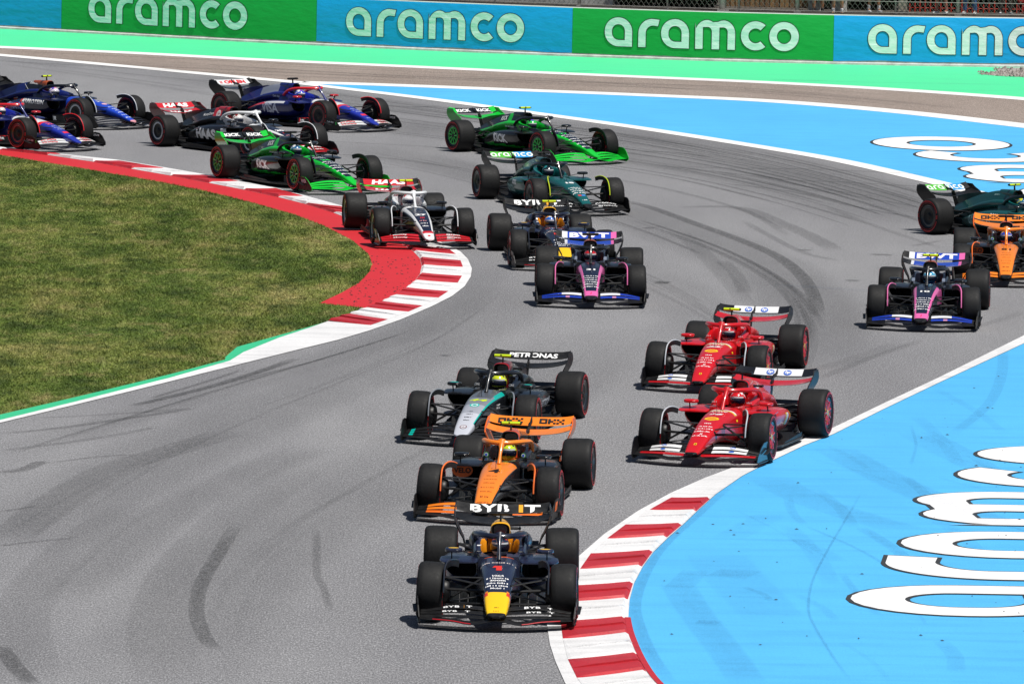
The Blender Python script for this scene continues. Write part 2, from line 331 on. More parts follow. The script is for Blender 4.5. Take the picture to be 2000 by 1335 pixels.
gi = sheet('grass_infield', GRASS+K_BI[-3:]+GREEN_UP[::-1]+[(-25, 100), (-30, 175)], .004, M_GRASS)
sheet('kerb_apron', GRASS+K_BI[:-2][::-1], .007, M_ARED)
sheet('green_strip', GREEN_UP+GREEN_LO[::-1], .007, M_GREEN)
# gravel at the end of the green verge
gv = [(12.95, 203.9), (13.1, 203.0), (12.85, 202.2), (12.4, 201.3), (12.9, 200.6), (14.2, 200.0), (18, 199.0), (19, 204.2), (14, 204.2)]
def gravel_mat():
    t = NT('gravel'); v = t.co(); n = t.noise(v, 9, 5, .8); t.bump(n, 1.0, .08)
    return t.set(t.ramp(n, [(.30, (.10, .085, .075)), (.5, (.38, .33, .30)), (.68, (.62, .57, .54))]), .9)
sheet('gravel_bed', gv, .012, gravel_mat())
st = MB()
for k in range(420):
    x = 12.45+random.random()*3.2; y = 199.8+random.random()*4.0
    if y < 200.2+.9*(13.2-x) or (x < 12.95 and y > 202.0): continue
    r = .03+.05*random.random(); st.add([(x+r*math.cos(a+random.random()), y+r*math.sin(a+random.random()), .012) for a in (0, 2, 4)]+[(x, y, .012+r)], [[0, 1, 3], [1, 2, 3], [2, 0, 3]], 0, False)
tag(ob('gravel_stones', st.mesh('gravel_stones', [gravel_mat()])), 'pale loose gravel stones at the end of the green verge', 'gravel', kind='stuff')

# kerbs: a white concrete bed with raised painted blocks, each block a part
def kerb(name, outer, inner, bo, bi, z0, first_red, hin):
    bed = sheet(name, outer+inner[::-1], z0, M_KWHITE)
    for i in range(len(bo)-1):
        mb = MB(); a0, a1, b0, b1 = (np.array(p) for p in (bo[i], bo[i+1], bi[i], bi[i+1])); rows = []
        for t in (0., .03, .5, .5001, .97, 1.):
            o_ = a0+(a1-a0)*t; n_ = b0+(b1-b0)*t; tooth = {0.: -.006, .03: .003, .5: .028, .5001: .003, .97: .028, 1.: -.006}[t]
            rows.append([(*(o_*(1-u)+n_*u), z0+.003+(hin*u*u+tooth*min(u*6, 1) if 0 < t < 1 else hin*u*u*.6-.004)) for u in (0., .06, .3, .6, .94, 1.)])
            rows[-1][-1] = (rows[-1][-1][0], rows[-1][-1][1], z0-.002)
        mb.loft(rows, (0, 0), 0, False, False); red = (i % 2 == 0) == first_red
        ob('kerb_block', mb.mesh('kerb_block', [M_KRED if red else M_KWHITE]), bed)
    return bed
kl = kerb('kerb', K_OUT, K_BI+GREEN_LO[::-1][1:], K_BO, K_BI[1:], .011, False, .03)
kr = kerb('kerb', R_OUT, R_BLUE, R_BO, R_BI, .011, True, .03)
line_strip('kerb_edge', [(1.50, 92.9), (1.525, 91.5), (1.60, 89.75), (1.71, 88.15), (1.84, 87.0), (2.1, 85.3)], .075, .02, M_KRED)

# grass blades over the infield that the view reaches
def inside(px, py, poly):
    res = np.zeros(len(px), bool); n = len(poly)
    for i in range(n):
        x0, y0 = poly[i]; x1, y1 = poly[(i+1) % n]
        if y0 == y1: continue
        c = ((y0 > py) != (y1 > py)) & (px < (x1-x0)*(py-y0)/(y1-y0)+x0); res ^= c
    return res
GP = GRASS+K_BI[-3:]+GREEN_UP[::-1]+[(-25, 100), (-30, 175)]
nb = 1150000; bx = RNG.uniform(-13.2, -2.4, nb); by = RNG.uniform(112, 168.5, nb)
okm = inside(bx, by, GP) & (bx > -.0683*by-1.2); bx = bx[okm]; by = by[okm]
keep = RNG.random(len(bx)) < .78+.22*np.sin(bx*1.9+np.sin(by*.7)*2)*np.sin(by*.55+bx*.4); bx = bx[keep]; by = by[keep]; n = len(bx)
hh = RNG.gamma(5, .0042, n)+.006; hh *= (1+.35*np.sin(bx*.9+1.3*np.sin(by*.23))*np.sin(by*.31)); th = RNG.uniform(0, 2*np.pi, n); lean = RNG.uniform(.2, 1.8, n)*hh; th2 = RNG.uniform(0, 2*np.pi, n); wd = RNG.uniform(.004, .010, n)
V = np.zeros((n, 3, 3), np.float32)
V[:, 0] = np.stack([bx-wd*np.cos(th), by-wd*np.sin(th), np.full(n, .004)], 1); V[:, 1] = np.stack([bx+wd*np.cos(th), by+wd*np.sin(th), np.full(n, .004)], 1)
V[:, 2] = np.stack([bx+lean*np.cos(th2), by+lean*np.sin(th2), .004+hh], 1)
me = bpy.data.meshes.new('grass_blades'); me.vertices.add(3*n); me.vertices.foreach_set('co', V.ravel()); me.loops.add(3*n); me.loops.foreach_set('vertex_index', np.arange(3*n, dtype=np.int32))
me.polygons.add(n); me.polygons.foreach_set('loop_start', np.arange(0, 3*n, 3, dtype=np.int32)); me.update(calc_edges=True)
at = me.attributes.new('tone', 'FLOAT', 'FACE'); at.data.foreach_set('value', RNG.random(n).astype(np.float32))
def blade_mat():
    m = M_GRASS.copy(); m.name = 'grass_blade'; nn, ll = m.node_tree.nodes, m.node_tree.links; b = nn['Principled BSDF']; src = b.inputs['Base Color'].links[0].from_socket
    a = nn.new('ShaderNodeAttribute'); a.attribute_name = 'tone'; mp = nn.new('ShaderNodeMapRange'); mp.inputs[3].default_value = .55; mp.inputs[4].default_value = 1.75; ll.new(a.outputs['Fac'], mp.inputs[0])
    mx = nn.new('ShaderNodeVectorMath'); mx.operation = 'SCALE'; ll.new(src, mx.inputs[0]); ll.new(mp.outputs[0], mx.inputs['Scale']); ll.new(mx.outputs[0], b.inputs['Base Color']); b.inputs['Roughness'].default_value = .6; return m
me.materials.append(blade_mat()); tag(ob('grass_blades', me), 'short mown grass patched green and dry yellow inside the red kerb', 'grass', kind='stuff')

# rubber laid on the surfaces
def skid_mat(name, c):
    t = NT(name); at = t.n.new('ShaderNodeAttribute'); at.attribute_name = 'fade'; n = t.noise(t.co((1, .5, 1)), 9, 5, .75); g = t.noise(t.co(), 48, 2, .7)
    k = t.mix(1.0, t.ramp(n, [(.25, .35), (.7, 1.)]), t.ramp(g, [(.3, .25), (.6, 1.)]), 'MULTIPLY'); m = t.n.new('ShaderNodeMath'); m.operation = 'MULTIPLY'; t.l.new(at.outputs['Fac'], m.inputs[0]); t.l.new(k, m.inputs[1])
    t.l.new(m.outputs[0], t.b.inputs['Alpha']); return t.set(c, .75)
M_SKID = skid_mat('rubber_mark', (.03, .03, .031)); M_SKIDB = skid_mat('rubber_mark_on_blue', (.03, .10, .20))
SKIDS=[
([(-3.72,101.83),(-3.83,98.82),(-3.91,96.58),(-3.94,94.67),(-3.86,92.41),(-3.67,90.47),(-3.5,89.54)],0.22,0.5),
([(-2.63,101.31),(-2.55,98.98),(-2.49,96.75),(-2.35,95.1),(-2.22,93.05)],0.12,0.35),
([(-3.57,123.9),(-4.17,121.47),(-4.86,119.12),(-5.55,117.21),(-5.92,116.27)],0.2,0.7),
([(-4.39,122.01),(-4.9,120.04),(-5.41,118.31),(-5.67,117.37)],0.12,0.5),
([(-6.11,89.55),(-5.83,87.94),(-5.53,86.48)],0.25,0.6),
([(-7.34,107.16),(-7.02,107.66),(-6.86,108.44),(-6.73,108.61)],0.25,0.55),
([(-6.72,108.46),(-6.06,109.32),(-5.51,109.71)],0.12,0.4),
([(-7.53,109.89),(-6.86,110.78),(-6.03,112.03),(-5.36,113.44)],0.2,0.3),
([(-7.68,112.11),(-6.82,113.06),(-5.97,114.36),(-4.92,116.07)],0.2,0.45),
([(-7.28,114.34),(-6.19,115.01),(-4.92,116.07)],0.14,0.4),
([(-6.77,98.95),(-6.41,99.38),(-5.76,99.98)],0.08,0.6),
([(-7.02,102.62),(-6.53,103.38)],0.1,0.5),
([(-6.69,99.22),(-6.44,102.97),(-5.79,107.68),(-5.03,110.25),(-4.2,112.95)],0.7,0.28),
([(-5.62,93.54),(-5.29,96.89),(-4.67,102.66),(-3.84,107.34),(-2.89,111.19)],1.0,0.22),
([(-5.55,86.78),(-6.04,92.37),(-5.85,97.81),(-5.2,103.7)],0.8,0.18),
([(-3.92,86.66),(-4.27,91.48),(-4.22,97.02),(-3.69,103.34),(-2.69,110.58)],0.9,0.15),
([(2.2,157.61),(2.85,155.63),(3.7,151.75),(4.51,148.05),(5.12,144.5),(5.44,140.21),(5.5,136.13),(5.42,132.64)],0.3,0.6),
([(3.37,155.73),(4.66,155.99),(5.46,152.08),(6.0,148.8),(6.3,146.07)],0.45,0.35),
([(2.89,171.36),(3.68,171.09),(4.49,169.84)],0.2,0.55),
([(3.05,167.4),(4.25,165.87),(5.34,164.35),(6.37,161.72),(7.8,159.27)],0.16,0.4),
([(3.69,166.94),(4.96,166.73),(6.56,166.83),(7.91,166.34),(9.29,165.75)],0.16,0.45),
([(4.69,166.85),(5.78,163.87),(7.1,163.28),(9.01,162.26)],0.16,0.5),
([(4.39,162.44),(5.88,160.52),(7.24,156.5),(8.32,154.14)],0.16,0.4),
([(2.18,163.12),(3.45,160.02),(4.84,154.99),(5.49,149.18)],0.2,0.3),
([(5.92,161.63),(7.17,159.68),(8.54,156.76)],0.14,0.35),
([(4.65,152.92),(5.57,145.93),(6.28,143.82)],0.2,0.3),
([(3.99,143.4),(4.19,140.84),(4.26,136.72)],0.3,0.3),
([(3.33,149.73),(3.64,145.58),(4.03,139.13),(4.2,134.73)],0.4,0.2),
([(6.55,156.36),(7.44,151.48),(8.43,146.92)],0.2,0.25),
([(7.84,147.27),(8.53,148.8)],0.2,0.3),
([(5.58,146.16),(5.81,145.98)],0.3,0.6),
([(6.93,145.37),(7.38,145.27)],0.3,0.65),
([(6.21,139.76),(6.49,139.65)],0.3,0.6),
([(2.63,138.67),(2.91,138.6)],0.4,0.7),
([(2.61,150.65),(2.83,150.55)],0.3,0.6),
([(-1.19,124.69),(-1.02,124.81)],0.2,0.7),
([(2.65,138.88),(2.93,138.73)],0.3,0.5),
([(-6.93,188.4),(-3.9,185.35),(-1.36,184.66)],0.2,0.3),
([(-2.62,184.73),(-1.87,185.28)],0.2,0.5),
([(-4.47,169.14),(-2.83,167.96),(-1.19,165.31)],0.25,0.3),
([(-4.16,166.17),(-2.32,165.08)],0.2,0.25),
([(-4.81,173.02),(-2.43,171.94),(-1.48,171.35)],0.2,0.3),
([(-13.83,200.43),(-9.43,194.75),(-7.77,193.12)],0.3,0.2),
([(-13.72,198.93),(-9.99,192.57),(-7.57,188.25)],0.3,0.2),
([(-12.25,197.17),(-7.91,190.11)],0.25,0.25),
([(-9.74,201.05),(-4.16,197.11),(-0.11,195.64),(6.53,194.23)],0.25,0.4),
([(-14.1,204.38),(-8.4,201.83),(-2.84,199.14)],0.25,0.4),
([(-6.96,200.02),(-0.11,197.08),(5.16,192.3)],0.3,0.25),
([(-0.11,194.01),(6.48,192.63),(11.43,187.11)],0.3,0.2),
([(5.03,121.98),(6.03,125.42),(7.06,128.61)],0.2,0.25),
([(4.19,121.85),(5.48,124.5),(6.68,128.11)],0.4,0.15),
([(6.95,129.94),(8.09,131.03),(9.18,134.03)],0.25,0.2),
([(3.73,108.02),(4.18,105.68),(4.75,103.9),(5.44,102.21)],0.7,0.28),
([(4.82,112.08),(5.45,108.42),(6.07,105.62),(7.07,102.12)],0.7,0.3),
([(6.1,114.42),(6.58,111.28),(7.42,107.39)],0.5,0.2),
([(5.03,106.42),(4.64,102.99),(4.24,99.48),(3.94,96.47),(3.8,93.9),(3.82,92.44),(3.89,90.79),(3.96,89.42),(4.06,87.88)],0.04,0.5),
([(2.18,96.26),(2.38,93.24),(2.64,90.18),(2.84,87.42)],0.5,0.3),
([(2.74,99.29),(3.01,96.36),(3.37,92.87)],0.9,0.18),
([(2.16,95.6),(2.48,97.62)],0.4,0.3),
([(2.92,100.72),(3.75,104.07)],0.5,0.15),
([(2.81,96.86),(3.08,97.69)],0.6,0.3),
([(2.45,92.4),(2.57,92.77)],0.3,0.4),
([(3.95,105.65),(3.96,103.8),(4.07,102.62)],0.15,0.25),
([(8.38,127.37),(8.08,122.96),(7.58,118.42),(6.78,114.15)],0.2,0.3),
([(4.37,97.45),(4.49,95.5),(4.67,93.51)],0.12,0.3),
([(3.25,107.63),(2.62,103.62),(2.07,100.05),(1.77,97.0),(1.61,94.14),(1.64,91.94),(1.75,89.62),(1.93,87.32)],0.18,0.5),
([(6.23,108.53),(6.56,107.59),(7.33,106.1)],0.1,0.15),
([(4.73,138.53),(7.51,137.18)],0.3,0.2),
([(6.64,197.36),(9.99,196.9),(13.36,197.03)],0.1,0.7),
([(7.88,194.56),(10.52,194.3),(13.2,194.56)],0.1,0.5),
([(1.25,199.11),(2.07,199.96)],0.3,0.5),
([(6.64,197.42),(8.25,197.3)],0.12,0.6),
]
NTRACK = 52
STREAK = {}
def skid(P, wdt, strength, z, mat, gather=None):
    L, a, b = strip_rows(P, wdt); n = len(L); us = (0, .08, .5, .92, 1) if wdt < 1 else (0, .2, .5, .8, 1); fd = (0, .85, 1, .7, 0); mb = MB(); vs_ = []; fv = []
    for i in range(n):
        e = min(i, n-1-i)/max(n-1, 1); ef = min(1, e*7+.05)
        for u, q in zip(us, fd): p = a[i]*(1-u)+b[i]*u; vs_.append((p.x, p.y, z)); fv.append(q*ef*strength)
    if gather:
        G = STREAK.setdefault(gather, ([], [], [], mat)); o_ = len(G[0]); G[0].extend(vs_); G[1].extend([[o_+i*5+j, o_+i*5+j+1, o_+i*5+j+6, o_+i*5+j+5] for i in range(n-1) for j in range(4)]); G[2].extend(fv); return
    me = bpy.data.meshes.new('skid_mark'); me.from_pydata(vs_, [], [[i*5+j, i*5+j+1, i*5+j+6, i*5+j+5] for i in range(n-1) for j in range(4)]); me.materials.append(mat)
    at = me.attributes.new('fade', 'FLOAT', 'POINT'); at.data.foreach_set('value', fv); o = ob('skid_mark', me); tag(o, kind='structure')
for i, (P, wdt, s_) in enumerate(SKIDS):
    blue = i >= NTRACK; skid(P, wdt, min(1, s_*(.95 if not blue else .55)), (.013 if blue else .010)+.00007*i, M_SKIDB if blue and i < len(SKIDS)-4 else M_SKID)
# the worn racing lines: broad soft rubbered bands and many thin tyre streaks along them
LINES = {'A': [(-9.54, 196.8), (-5.27, 188.8), (-1.34, 182.31), (2.34, 176.75), (5.18, 170.45), (7.72, 162.14), (9.9, 152.69)], 'A2': [(-6.35, 182.94), (-2.51, 177.68), (1.11, 172.72), (4.5, 166.51), (7.01, 158.57), (8.31, 152.39)],
 'B': [(-4.55, 172.27), (-1.78, 166.68), (0.49, 159.97), (2.57, 152.52), (4.16, 145.67), (5.1, 138.28), (5.28, 130.57), (4.7, 121.93)], 'B2': [(-1.09, 153.06), (0.47, 147.29), (1.92, 141.93), (3.06, 135.91), (3.82, 129.42), (3.86, 121.8)],
 'C': [(-0.02, 137.39), (-1.06, 128.62), (-2.5, 121.61), (-4.28, 113.82), (-5.78, 105.73), (-6.72, 98.22)], 'D': [(1.6, 129.96), (0.42, 119.7), (-1.12, 110.85), (-2.66, 103.18), (-3.74, 95.02), (-3.95, 86.87)],
 'E': [(-0.61, 141.48), (-1.1, 132.29), (-2.59, 125.75), (-4.28, 120.15), (-6.22, 113.54), (-7.49, 109.29)], 'F': [(-13.92, 201.73), (-9.66, 199.33), (-4.15, 196.7), (1.22, 194.95), (6.48, 192.63), (11.43, 187.11)]}
kz = 0
for nm, cnt, spread, wr, sr, broad in (('A', 22, 2.4, (.04, .15), (.2, .6), (3.0, .26)), ('A2', 22, 3.0, (.04, .15), (.2, .55), (4.0, .26)), ('B', 14, 1.2, (.05, .16), (.1, .35), (2.4, .26)), ('B2', 8, 1.2, (.05, .18), (.06, .2), (2.0, .12)), ('C', 7, 1.4, (.05, .14), (.05, .16), (2.4, .20)), ('D', 6, 1.8, (.06, .2), (.04, .10), (2.6, .20)), ('E', 7, .6, (.04, .10), (.08, .26), (1.2, .16)), ('F', 14, 1.8, (.08, .25), (.1, .35), (2.0, .12))):
    base = smooth_line(LINES[nm], 4); skid(LINES[nm], broad[0], broad[1], .0042+kz*.00004, M_SKID); kz += 1
    for q in range(cnt):
        off = random.gauss(0, 1)*spread*.6; i0 = random.randint(0, len(base)-8); ln = random.randint(7, 15); seg = base[i0:i0+ln]; bend = random.uniform(-.3, .3)
        skid([(a[0]+off*.3+bend*(u/len(seg))**2, a[1]+off*1.1) for u, a in enumerate(seg)][::3], random.uniform(*wr), random.uniform(*sr), .0046+kz*.00004, M_SKID, 'tyre_streaks'); kz += 1
for q in range(46):   # scuffs across the blue run-off
    x0 = random.uniform(2.6, 7.5); y0 = random.uniform(89, 122)
    if not inside(np.array([x0]), np.array([y0]), R_BLUE+[(20, 82.5), (26, 120)])[0] or x0 < 2.2+(y0-100)*.2: continue
    a = random.gauss(1.15, .35); ln = random.uniform(1.5, 7); dx, dy = ln*math.cos(a)*.35, -ln*math.sin(a)
    skid([(x0, y0), (x0+dx*.5+.08, y0+dy*.5), (x0+dx, y0+dy)], random.uniform(.05, .3), random.uniform(.05, .2), .0046+kz*.00004, M_SKIDB, 'paint_scuffs'); kz += 1
for nm_, (v_, f_, d_, m_) in STREAK.items():
    me = bpy.data.meshes.new(nm_); me.from_pydata(v_, [], f_); me.materials.append(m_); at = me.attributes.new('fade', 'FLOAT', 'POINT'); at.data.foreach_set('value', d_)
    tag(ob(nm_, me), 'thin dark tyre streaks sweeping round the asphalt' if nm_ == 'tyre_streaks' else 'faint dark scuffs across the blue painted run-off', 'tyre marks', kind='stuff')
# rubber marbles scattered on the red apron and the blue paint
mb = MB()
for k in range(330):
    if k < 200: x = random.uniform(-3.1, -1.75); y = random.uniform(133.2, 143.5); ok_ = inside(np.array([x]), np.array([y]), GRASS+K_BI[:-2][::-1])[0]
    else: x = random.uniform(2, 9); y = random.uniform(88, 126); ok_ = inside(np.array([x]), np.array([y]), R_BLUE+[(20, 82.5), (26, 120)])[0]
    if not ok_: continue
    r = random.uniform(.006, .018); a = random.random()*3; z = .012
    mb.add([(x+r*2*math.cos(a), y+r*2*math.sin(a), z), (x-r*math.sin(a), y+r*math.cos(a), z), (x-r*2*math.cos(a), y-r*2*math.sin(a), z), (x+r*math.sin(a), y-r*math.cos(a), z), (x, y, z+r*.8)], [[0, 1, 4], [1, 2, 4], [2, 3, 4], [3, 0, 4]], 0, False)
tag(ob('rubber_marbles', mb.mesh('rubber_marbles', [plain('marble_rubber', (.02, .02, .02), .8)])), 'small black rubber crumbs scattered over the painted apron and run-off', 'rubber crumbs', kind='stuff')

# painted words on the run-off: tops of the letters towards -X, reading towards +Y
def ground_glyph(ch, xtop, y0, width, height, z, parent=None):
    sc = width/GLY[ch][0]
    for grow, m, dz in ((.022, M_OUTL, 0.0), (.0, M_LWHITE, .004)):
        v, f = glyph(ch, grow); mb = MB(); mb.add([(xtop+(1-b)*height, y0+a*sc, z+dz) for a, b, _ in v], f, 0, False)
        me = mb.mesh('painted_letter', [m])
        bm = bmesh.new(); bm.from_mesh(me)
        for q in bm.faces:
            if q.normal.z < 0: q.normal_flip()
        bm.to_mesh(me); bm.free(); o = ob('painted_letter' if grow == 0 else 'letter_outline', me, parent); tag(o, kind='structure') if not parent else None; parent = parent or o
for ch, xt, y0, wd_ in (('a', 4.38, 93.57, 2.9), ('r', 4.94, 97.12, 2.3), ('a', 5.31, 99.35, 2.8), ('m', 5.78, 102.9, 3.85), ('c', 6.54, 107.4, 2.35), ('o', 6.99, 110.2, 2.55)): ground_glyph(ch, xt, y0, wd_, 2.95, .010)
for ch, xt, y0, wd_ in (('o', 8.38, 173.1, 4.35), ('c', 9.2, 169.75, 3.2), ('m', 9.98, 163.9, 5.1), ('a', 10.9, 159.2, 4.0)): ground_glyph(ch, xt, y0, wd_, 3.2, .010)

# ------------------------------------------------------------------ banner wall
WL = [np.array(p) for p in smooth_line(WALL, 8)]; WS = np.concatenate([[0], np.cumsum([np.linalg.norm(WL[i+1]-WL[i]) for i in range(len(WL)-1)])]); WLa = np.array(WL)
def wpt(s, z, off=0.0):
    x = np.interp(s, WS, WLa[:, 0]); y = np.interp(s, WS, WLa[:, 1]); e = .3; dx = np.interp(s+e, WS, WLa[:, 0])-np.interp(s-e, WS, WLa[:, 0]); dy = np.interp(s+e, WS, WLa[:, 1])-np.interp(s-e, WS, WLa[:, 1]); l = math.hypot(dx, dy)
    return (x+off*dy/l, y-off*dx/l, z)
def s_of_x(x): return float(np.interp(x, WLa[:, 0], WS))
WH = 1.32
def concrete_mat():
    t = NT('wall_concrete'); v = t.co(); n = t.noise(v, 3, 6, .7); g = t.noise(v, 30, 3); t.bump(g, .4, .01)
    return t.set(t.ramp(n, [(.3, (.30, .30, .285)), (.7, (.60, .60, .58))]), .85)
M_CONC = concrete_mat()
def vinyl(name, c):
    t = NT(name); v = t.co((1, 1, 1)); wv = t.noise(t.co((.9, .9, 2.2)), 2.2, 3, .5); sp = t.noise(v, 10, 4, .7); st = t.noise(t.co((.8, .8, 4)), 2.5, 4, .6)
    a = t.mix(t.ramp(st, [(.45, 0.), (.8, .35)]), c, tuple(x*.75 for x in c)); a = t.mix(t.ramp(sp, [(.76, 0.), (.84, .2)]), a, tuple(min(1, x*1.3+.03) for x in c))
    t.bump(wv, .5, .05); return t.set(a, .42, Specular_IOR_Level=.45)
M_VB, M_VG, M_VW = vinyl('banner_blue', (.008, .35, .78)), vinyl('banner_green', (.008, .36, .06)), vinyl('banner_letter', (.82, .87, .87))
wall = MB(); rows = []
for s in np.linspace(WS[0], WS[-1], 90): rows.append([wpt(s, 0, .16), wpt(s, .05, .15), wpt(s, .075, .02), wpt(s, WH, .0), wpt(s, WH, -.28), wpt(s, 0, -.30)])
wall.loft(rows, (1, 1), 0, False); wo = ob('barrier_wall', wall.mesh('barrier_wall', [M_CONC])); tag(wo, 'long concrete trackside wall hung with blue and green banners', 'wall', None, 'thing')
XB = [-27.3, -20.25, -12.98, -5.59, 1.53, 8.65, 15.75, 22.9]
for i in range(len(XB)-1):
    s0, s1 = s_of_x(XB[i]), s_of_x(XB[i+1]); mb = MB(); rows = []; jit = random.uniform(-.01, .015)
    for s in np.linspace(s0+.004, s1-.004, 12):
        zb = .10+jit+.012*math.sin(s*3.1)+.008*math.sin(s*7.7)
        rows.append([wpt(s, zb, .032), wpt(s, .5, .027+.003*math.sin(s*5)), wpt(s, WH-.02, .02), wpt(s, WH+.012, .006), wpt(s, WH+.014, -.10)])
    mb.loft(rows, (0, 0), 0, True, False); blue = i % 2 == 1
    pan = ob('banner_panel', autosmooth(mb.mesh('banner_panel', [M_VB if blue else M_VG])), wo)
    for grow, m, off in ((.022, M_OUTL, .036), (0., M_VW, .040)):
        v, f = aramco_geo(grow); H_ = .795; x0 = s0+.94; lm = MB(); lm.add([wpt(x0+a*H_*1.06, .325+b*H_, off+(.005 if b < .3 else 0)) for a, b in v], f, 0, False)
        ob('banner_word' if grow == 0 else 'word_outline', lm.mesh('banner_word', [m]), pan)
# white coping line on the wall's top edge
cp = MB(); rows = [[wpt(s, WH+.015, .004), wpt(s, WH+.035, .0), wpt(s, WH+.035, -.11), wpt(s, WH+.015, -.11)] for s in np.linspace(WS[0]+.5, WS[-1]-.5, 90)]; cp.loft(rows, (1, 1), 0, False)
ob('coping', cp.mesh('coping', [M_WHITE]), wo)
# terrace behind the wall
TZ = 1.355
te = MB(); rows = [[wpt(s, -.05, -.33), wpt(s, TZ, -.33), wpt(s, TZ+.02, -3.2), wpt(s, TZ+.1, -60), wpt(s, -.05, -60)] for s in np.linspace(WS[0], WS[-1], 60)]; te.loft(rows, (1, 1), 0, False)
def dirt_mat():
    t = NT('terrace_dirt'); v = t.co(); n = t.noise(v, 2.2, 6, .7); t.bump(n, .6, .05); return t.set(t.ramp(n, [(.3, (.03, .026, .02)), (.7, (.10, .085, .07))]), .95)
tag(ob('spectator_terrace', te.mesh('spectator_terrace', [dirt_mat()])), kind='structure')

# ================================================================== RACE CARS (local: +X forward, +Y left, origin on the ground between the axles)
NB, WHT, RED_, YEL, BLK = '#0d0e12', '#f2f2f2', '#d4121c', '#e8f020', '#0a0a0c'
NOSE = [(.68, .262, .12, .655), (1.2, .235, .19, .625), (1.7, .195, .235, .55), (2.2, .162, .215, .42), (2.5, .140, .185, .318), (2.68, .120, .165, .247), (2.79, .095, .160, .208), (2.835, .045, .165, .19)]
def nose_ring(x, k=1.0):
    hw, zb, zt = interp(NOSE, x); 
    if x > 1.9: hw *= k+(1-k)*max(0, 1-(x-1.9)/.5)
    return sell(x, 0, hw, (zb+zt)/2, (zt-zb)/2, 28, 3.6)
def zone(j, n=28):
    a = 360*(j+1)/n % 360            # the angle of the middle of face j around the section
    if 62 < a < 118: return 'top'
    if 38 < a < 142: return 'edge'
    if 180 < a < 360: return 'low'
    return 'side'
def sidepod_rings(front=.46):
    T = [(.50, .27, .71, .33, .600), (.42, .25, .735, .25, .612), (.1, .25, .755, .20, .612), (-.4, .24, .725, .165, .575), (-.9, .20, .61, .145, .49), (-1.3, .12, .43, .145, .395), (-1.62, .07, .26, .16, .325)]
    rings = []
    for x in np.linspace(.50, -1.62, 26):
        yi, yo, zb, zt = interp(T, x)
        def f(x_, y, z): d = max(0, (zt-z)/(zt-zb)); return (x_, y-(.17*d*d if y > (yi+yo)/2 else 0)*min(1, (x+1.7)/1.2), z)
        rings.append(sell(float(x), (yi+yo)/2, (yo-yi)/2, (zb+zt)/2, (zt-zb)/2, 28, 3.0, f))
    return rings
def strip_wing(le, chord, ang, thick=.014, camber=.05):
    # le: list of leading edge points along the span; returns an aerofoil strip
    mb = MB(); rings = []
    for p, c, a in zip(le, chord, ang):
        ca, sa = math.cos(R(a)), math.sin(R(a)); ring = []
        for u, t in ((0, 0), (.12, 1), (.45, 1.1), (1, .25), (1, -.25), (.45, -.7), (.12, -.8)):
            cz = -camber*4*u*(1-u)*c+t*thick*.5; ring.append((p[0]-u*c*ca-cz*sa*0-cz*sa, p[1], p[2]+u*c*sa+cz*ca))
        rings.append(ring)
    return mb, rings
def fw_elem(k, side):
    ys = np.linspace(.10 if k else 0.0, .945, 13); le = []; ch = []; an = []
    for y in ys:
        t = (y-.1)/.845; tt = max(t, 0)
        x = 2.84-.30*tt**1.6-(0, .18, .28, .37)[k]*(1-.12*tt); z = (.105, .128, .166, .205)[k]
        hump = math.sin(min(1, tt*1.1)*math.pi)*.012*k
        z = .105+(z-.105)*(1-.52*tt**1.5)+hump+(.03*max(0, 1-y/.22) if k == 0 else 0)-(.028*math.exp(-((y-.32)/.16)**2) if k == 0 else 0)
        le.append((x, y*side, z)); ch.append((.20, .10, .092, .088)[k]*(1-(.12, .2, .25, .3)[k]*tt)); an.append((6, 14, 18, 22)[k]*(1-.3*tt))
    return strip_wing(le, ch, an)
def tyre_mb(wd):
    h = wd/2; prof = [(-h+.035, .232), (-h+.012, .25), (-h, .285), (-h+.004, .315), (-h+.016, .338), (-h+.038, .352), (-h+.075, .3585), (-h*.5, .36), (0, .3605), (h*.5, .36), (h-.075, .3585), (h-.038, .352), (h-.016, .338), (h-.004, .315), (h, .285), (h-.012, .25), (h-.035, .232)]
    return MB().lathe(prof, 56, (0, 0, 0))
def band_mb(wd, s):
    mb = MB(); y = s*(wd/2+.0015)
    for a0, a1, r0, r1 in ((15, 78, .299, .313), (102, 165, .299, .313), (195, 258, .299, .313), (282, 345, .299, .313)):
        mb.lathe([(y, r0), (y-s*.0005, r1)], 12, (0, 0, 0), 0, R(a0), R(a1))
    for c in (90, 270, 0, 180):
        for q in range(-3, 4):
            if c in (0, 180) and abs(q) > 1: continue
            mb.lathe([(y, .285), (y-s*.001, .318)], 2, (0, 0, 0), 0, R(c+q*5.2-1.6), R(c+q*5.2+1.6))
    mb.lathe([(y-.001*s, .262), (y-.001*s, .266)], 48)
    return mb
def rim_mb(wd, s, style):
    mb = MB(); h = s*wd/2
    mb.lathe([(h-s*.02, .236), (h-s*.012, .228), (h-s*.022, .215), (h-s*.03, .20)], 40, mat=0)
    mb.lathe([(h-s*.03, .20), (h-s*.024, .185), (h-s*.024, .175), (h-s*.035, .165)], 40, mat=1)
    mb.lathe([(h-s*.035, .165), (h-s*.05, .09), (h-s*.045, .06), (h-s*.02, .045), (h-s*.015, .0)], 40, mat=2)
    if style == 'spoke':
        for k in range(9):
            a = 2*math.pi*k/9; mb.tube([(.05*math.cos(a), h-s*.03, .05*math.sin(a)), (.19*math.cos(a+.12), h-s*.02, .19*math.sin(a+.12))], .017, 6, .5, (0, 1, 0), mat=1)
    mb.lathe([(-h, .232), (-h, .10), (-h-s*-.02, 0)], 32, mat=3)
    mb.lathe([(h-s*.02, .232), (-h+s*.02, .232)], 32, mat=3)
    return mb

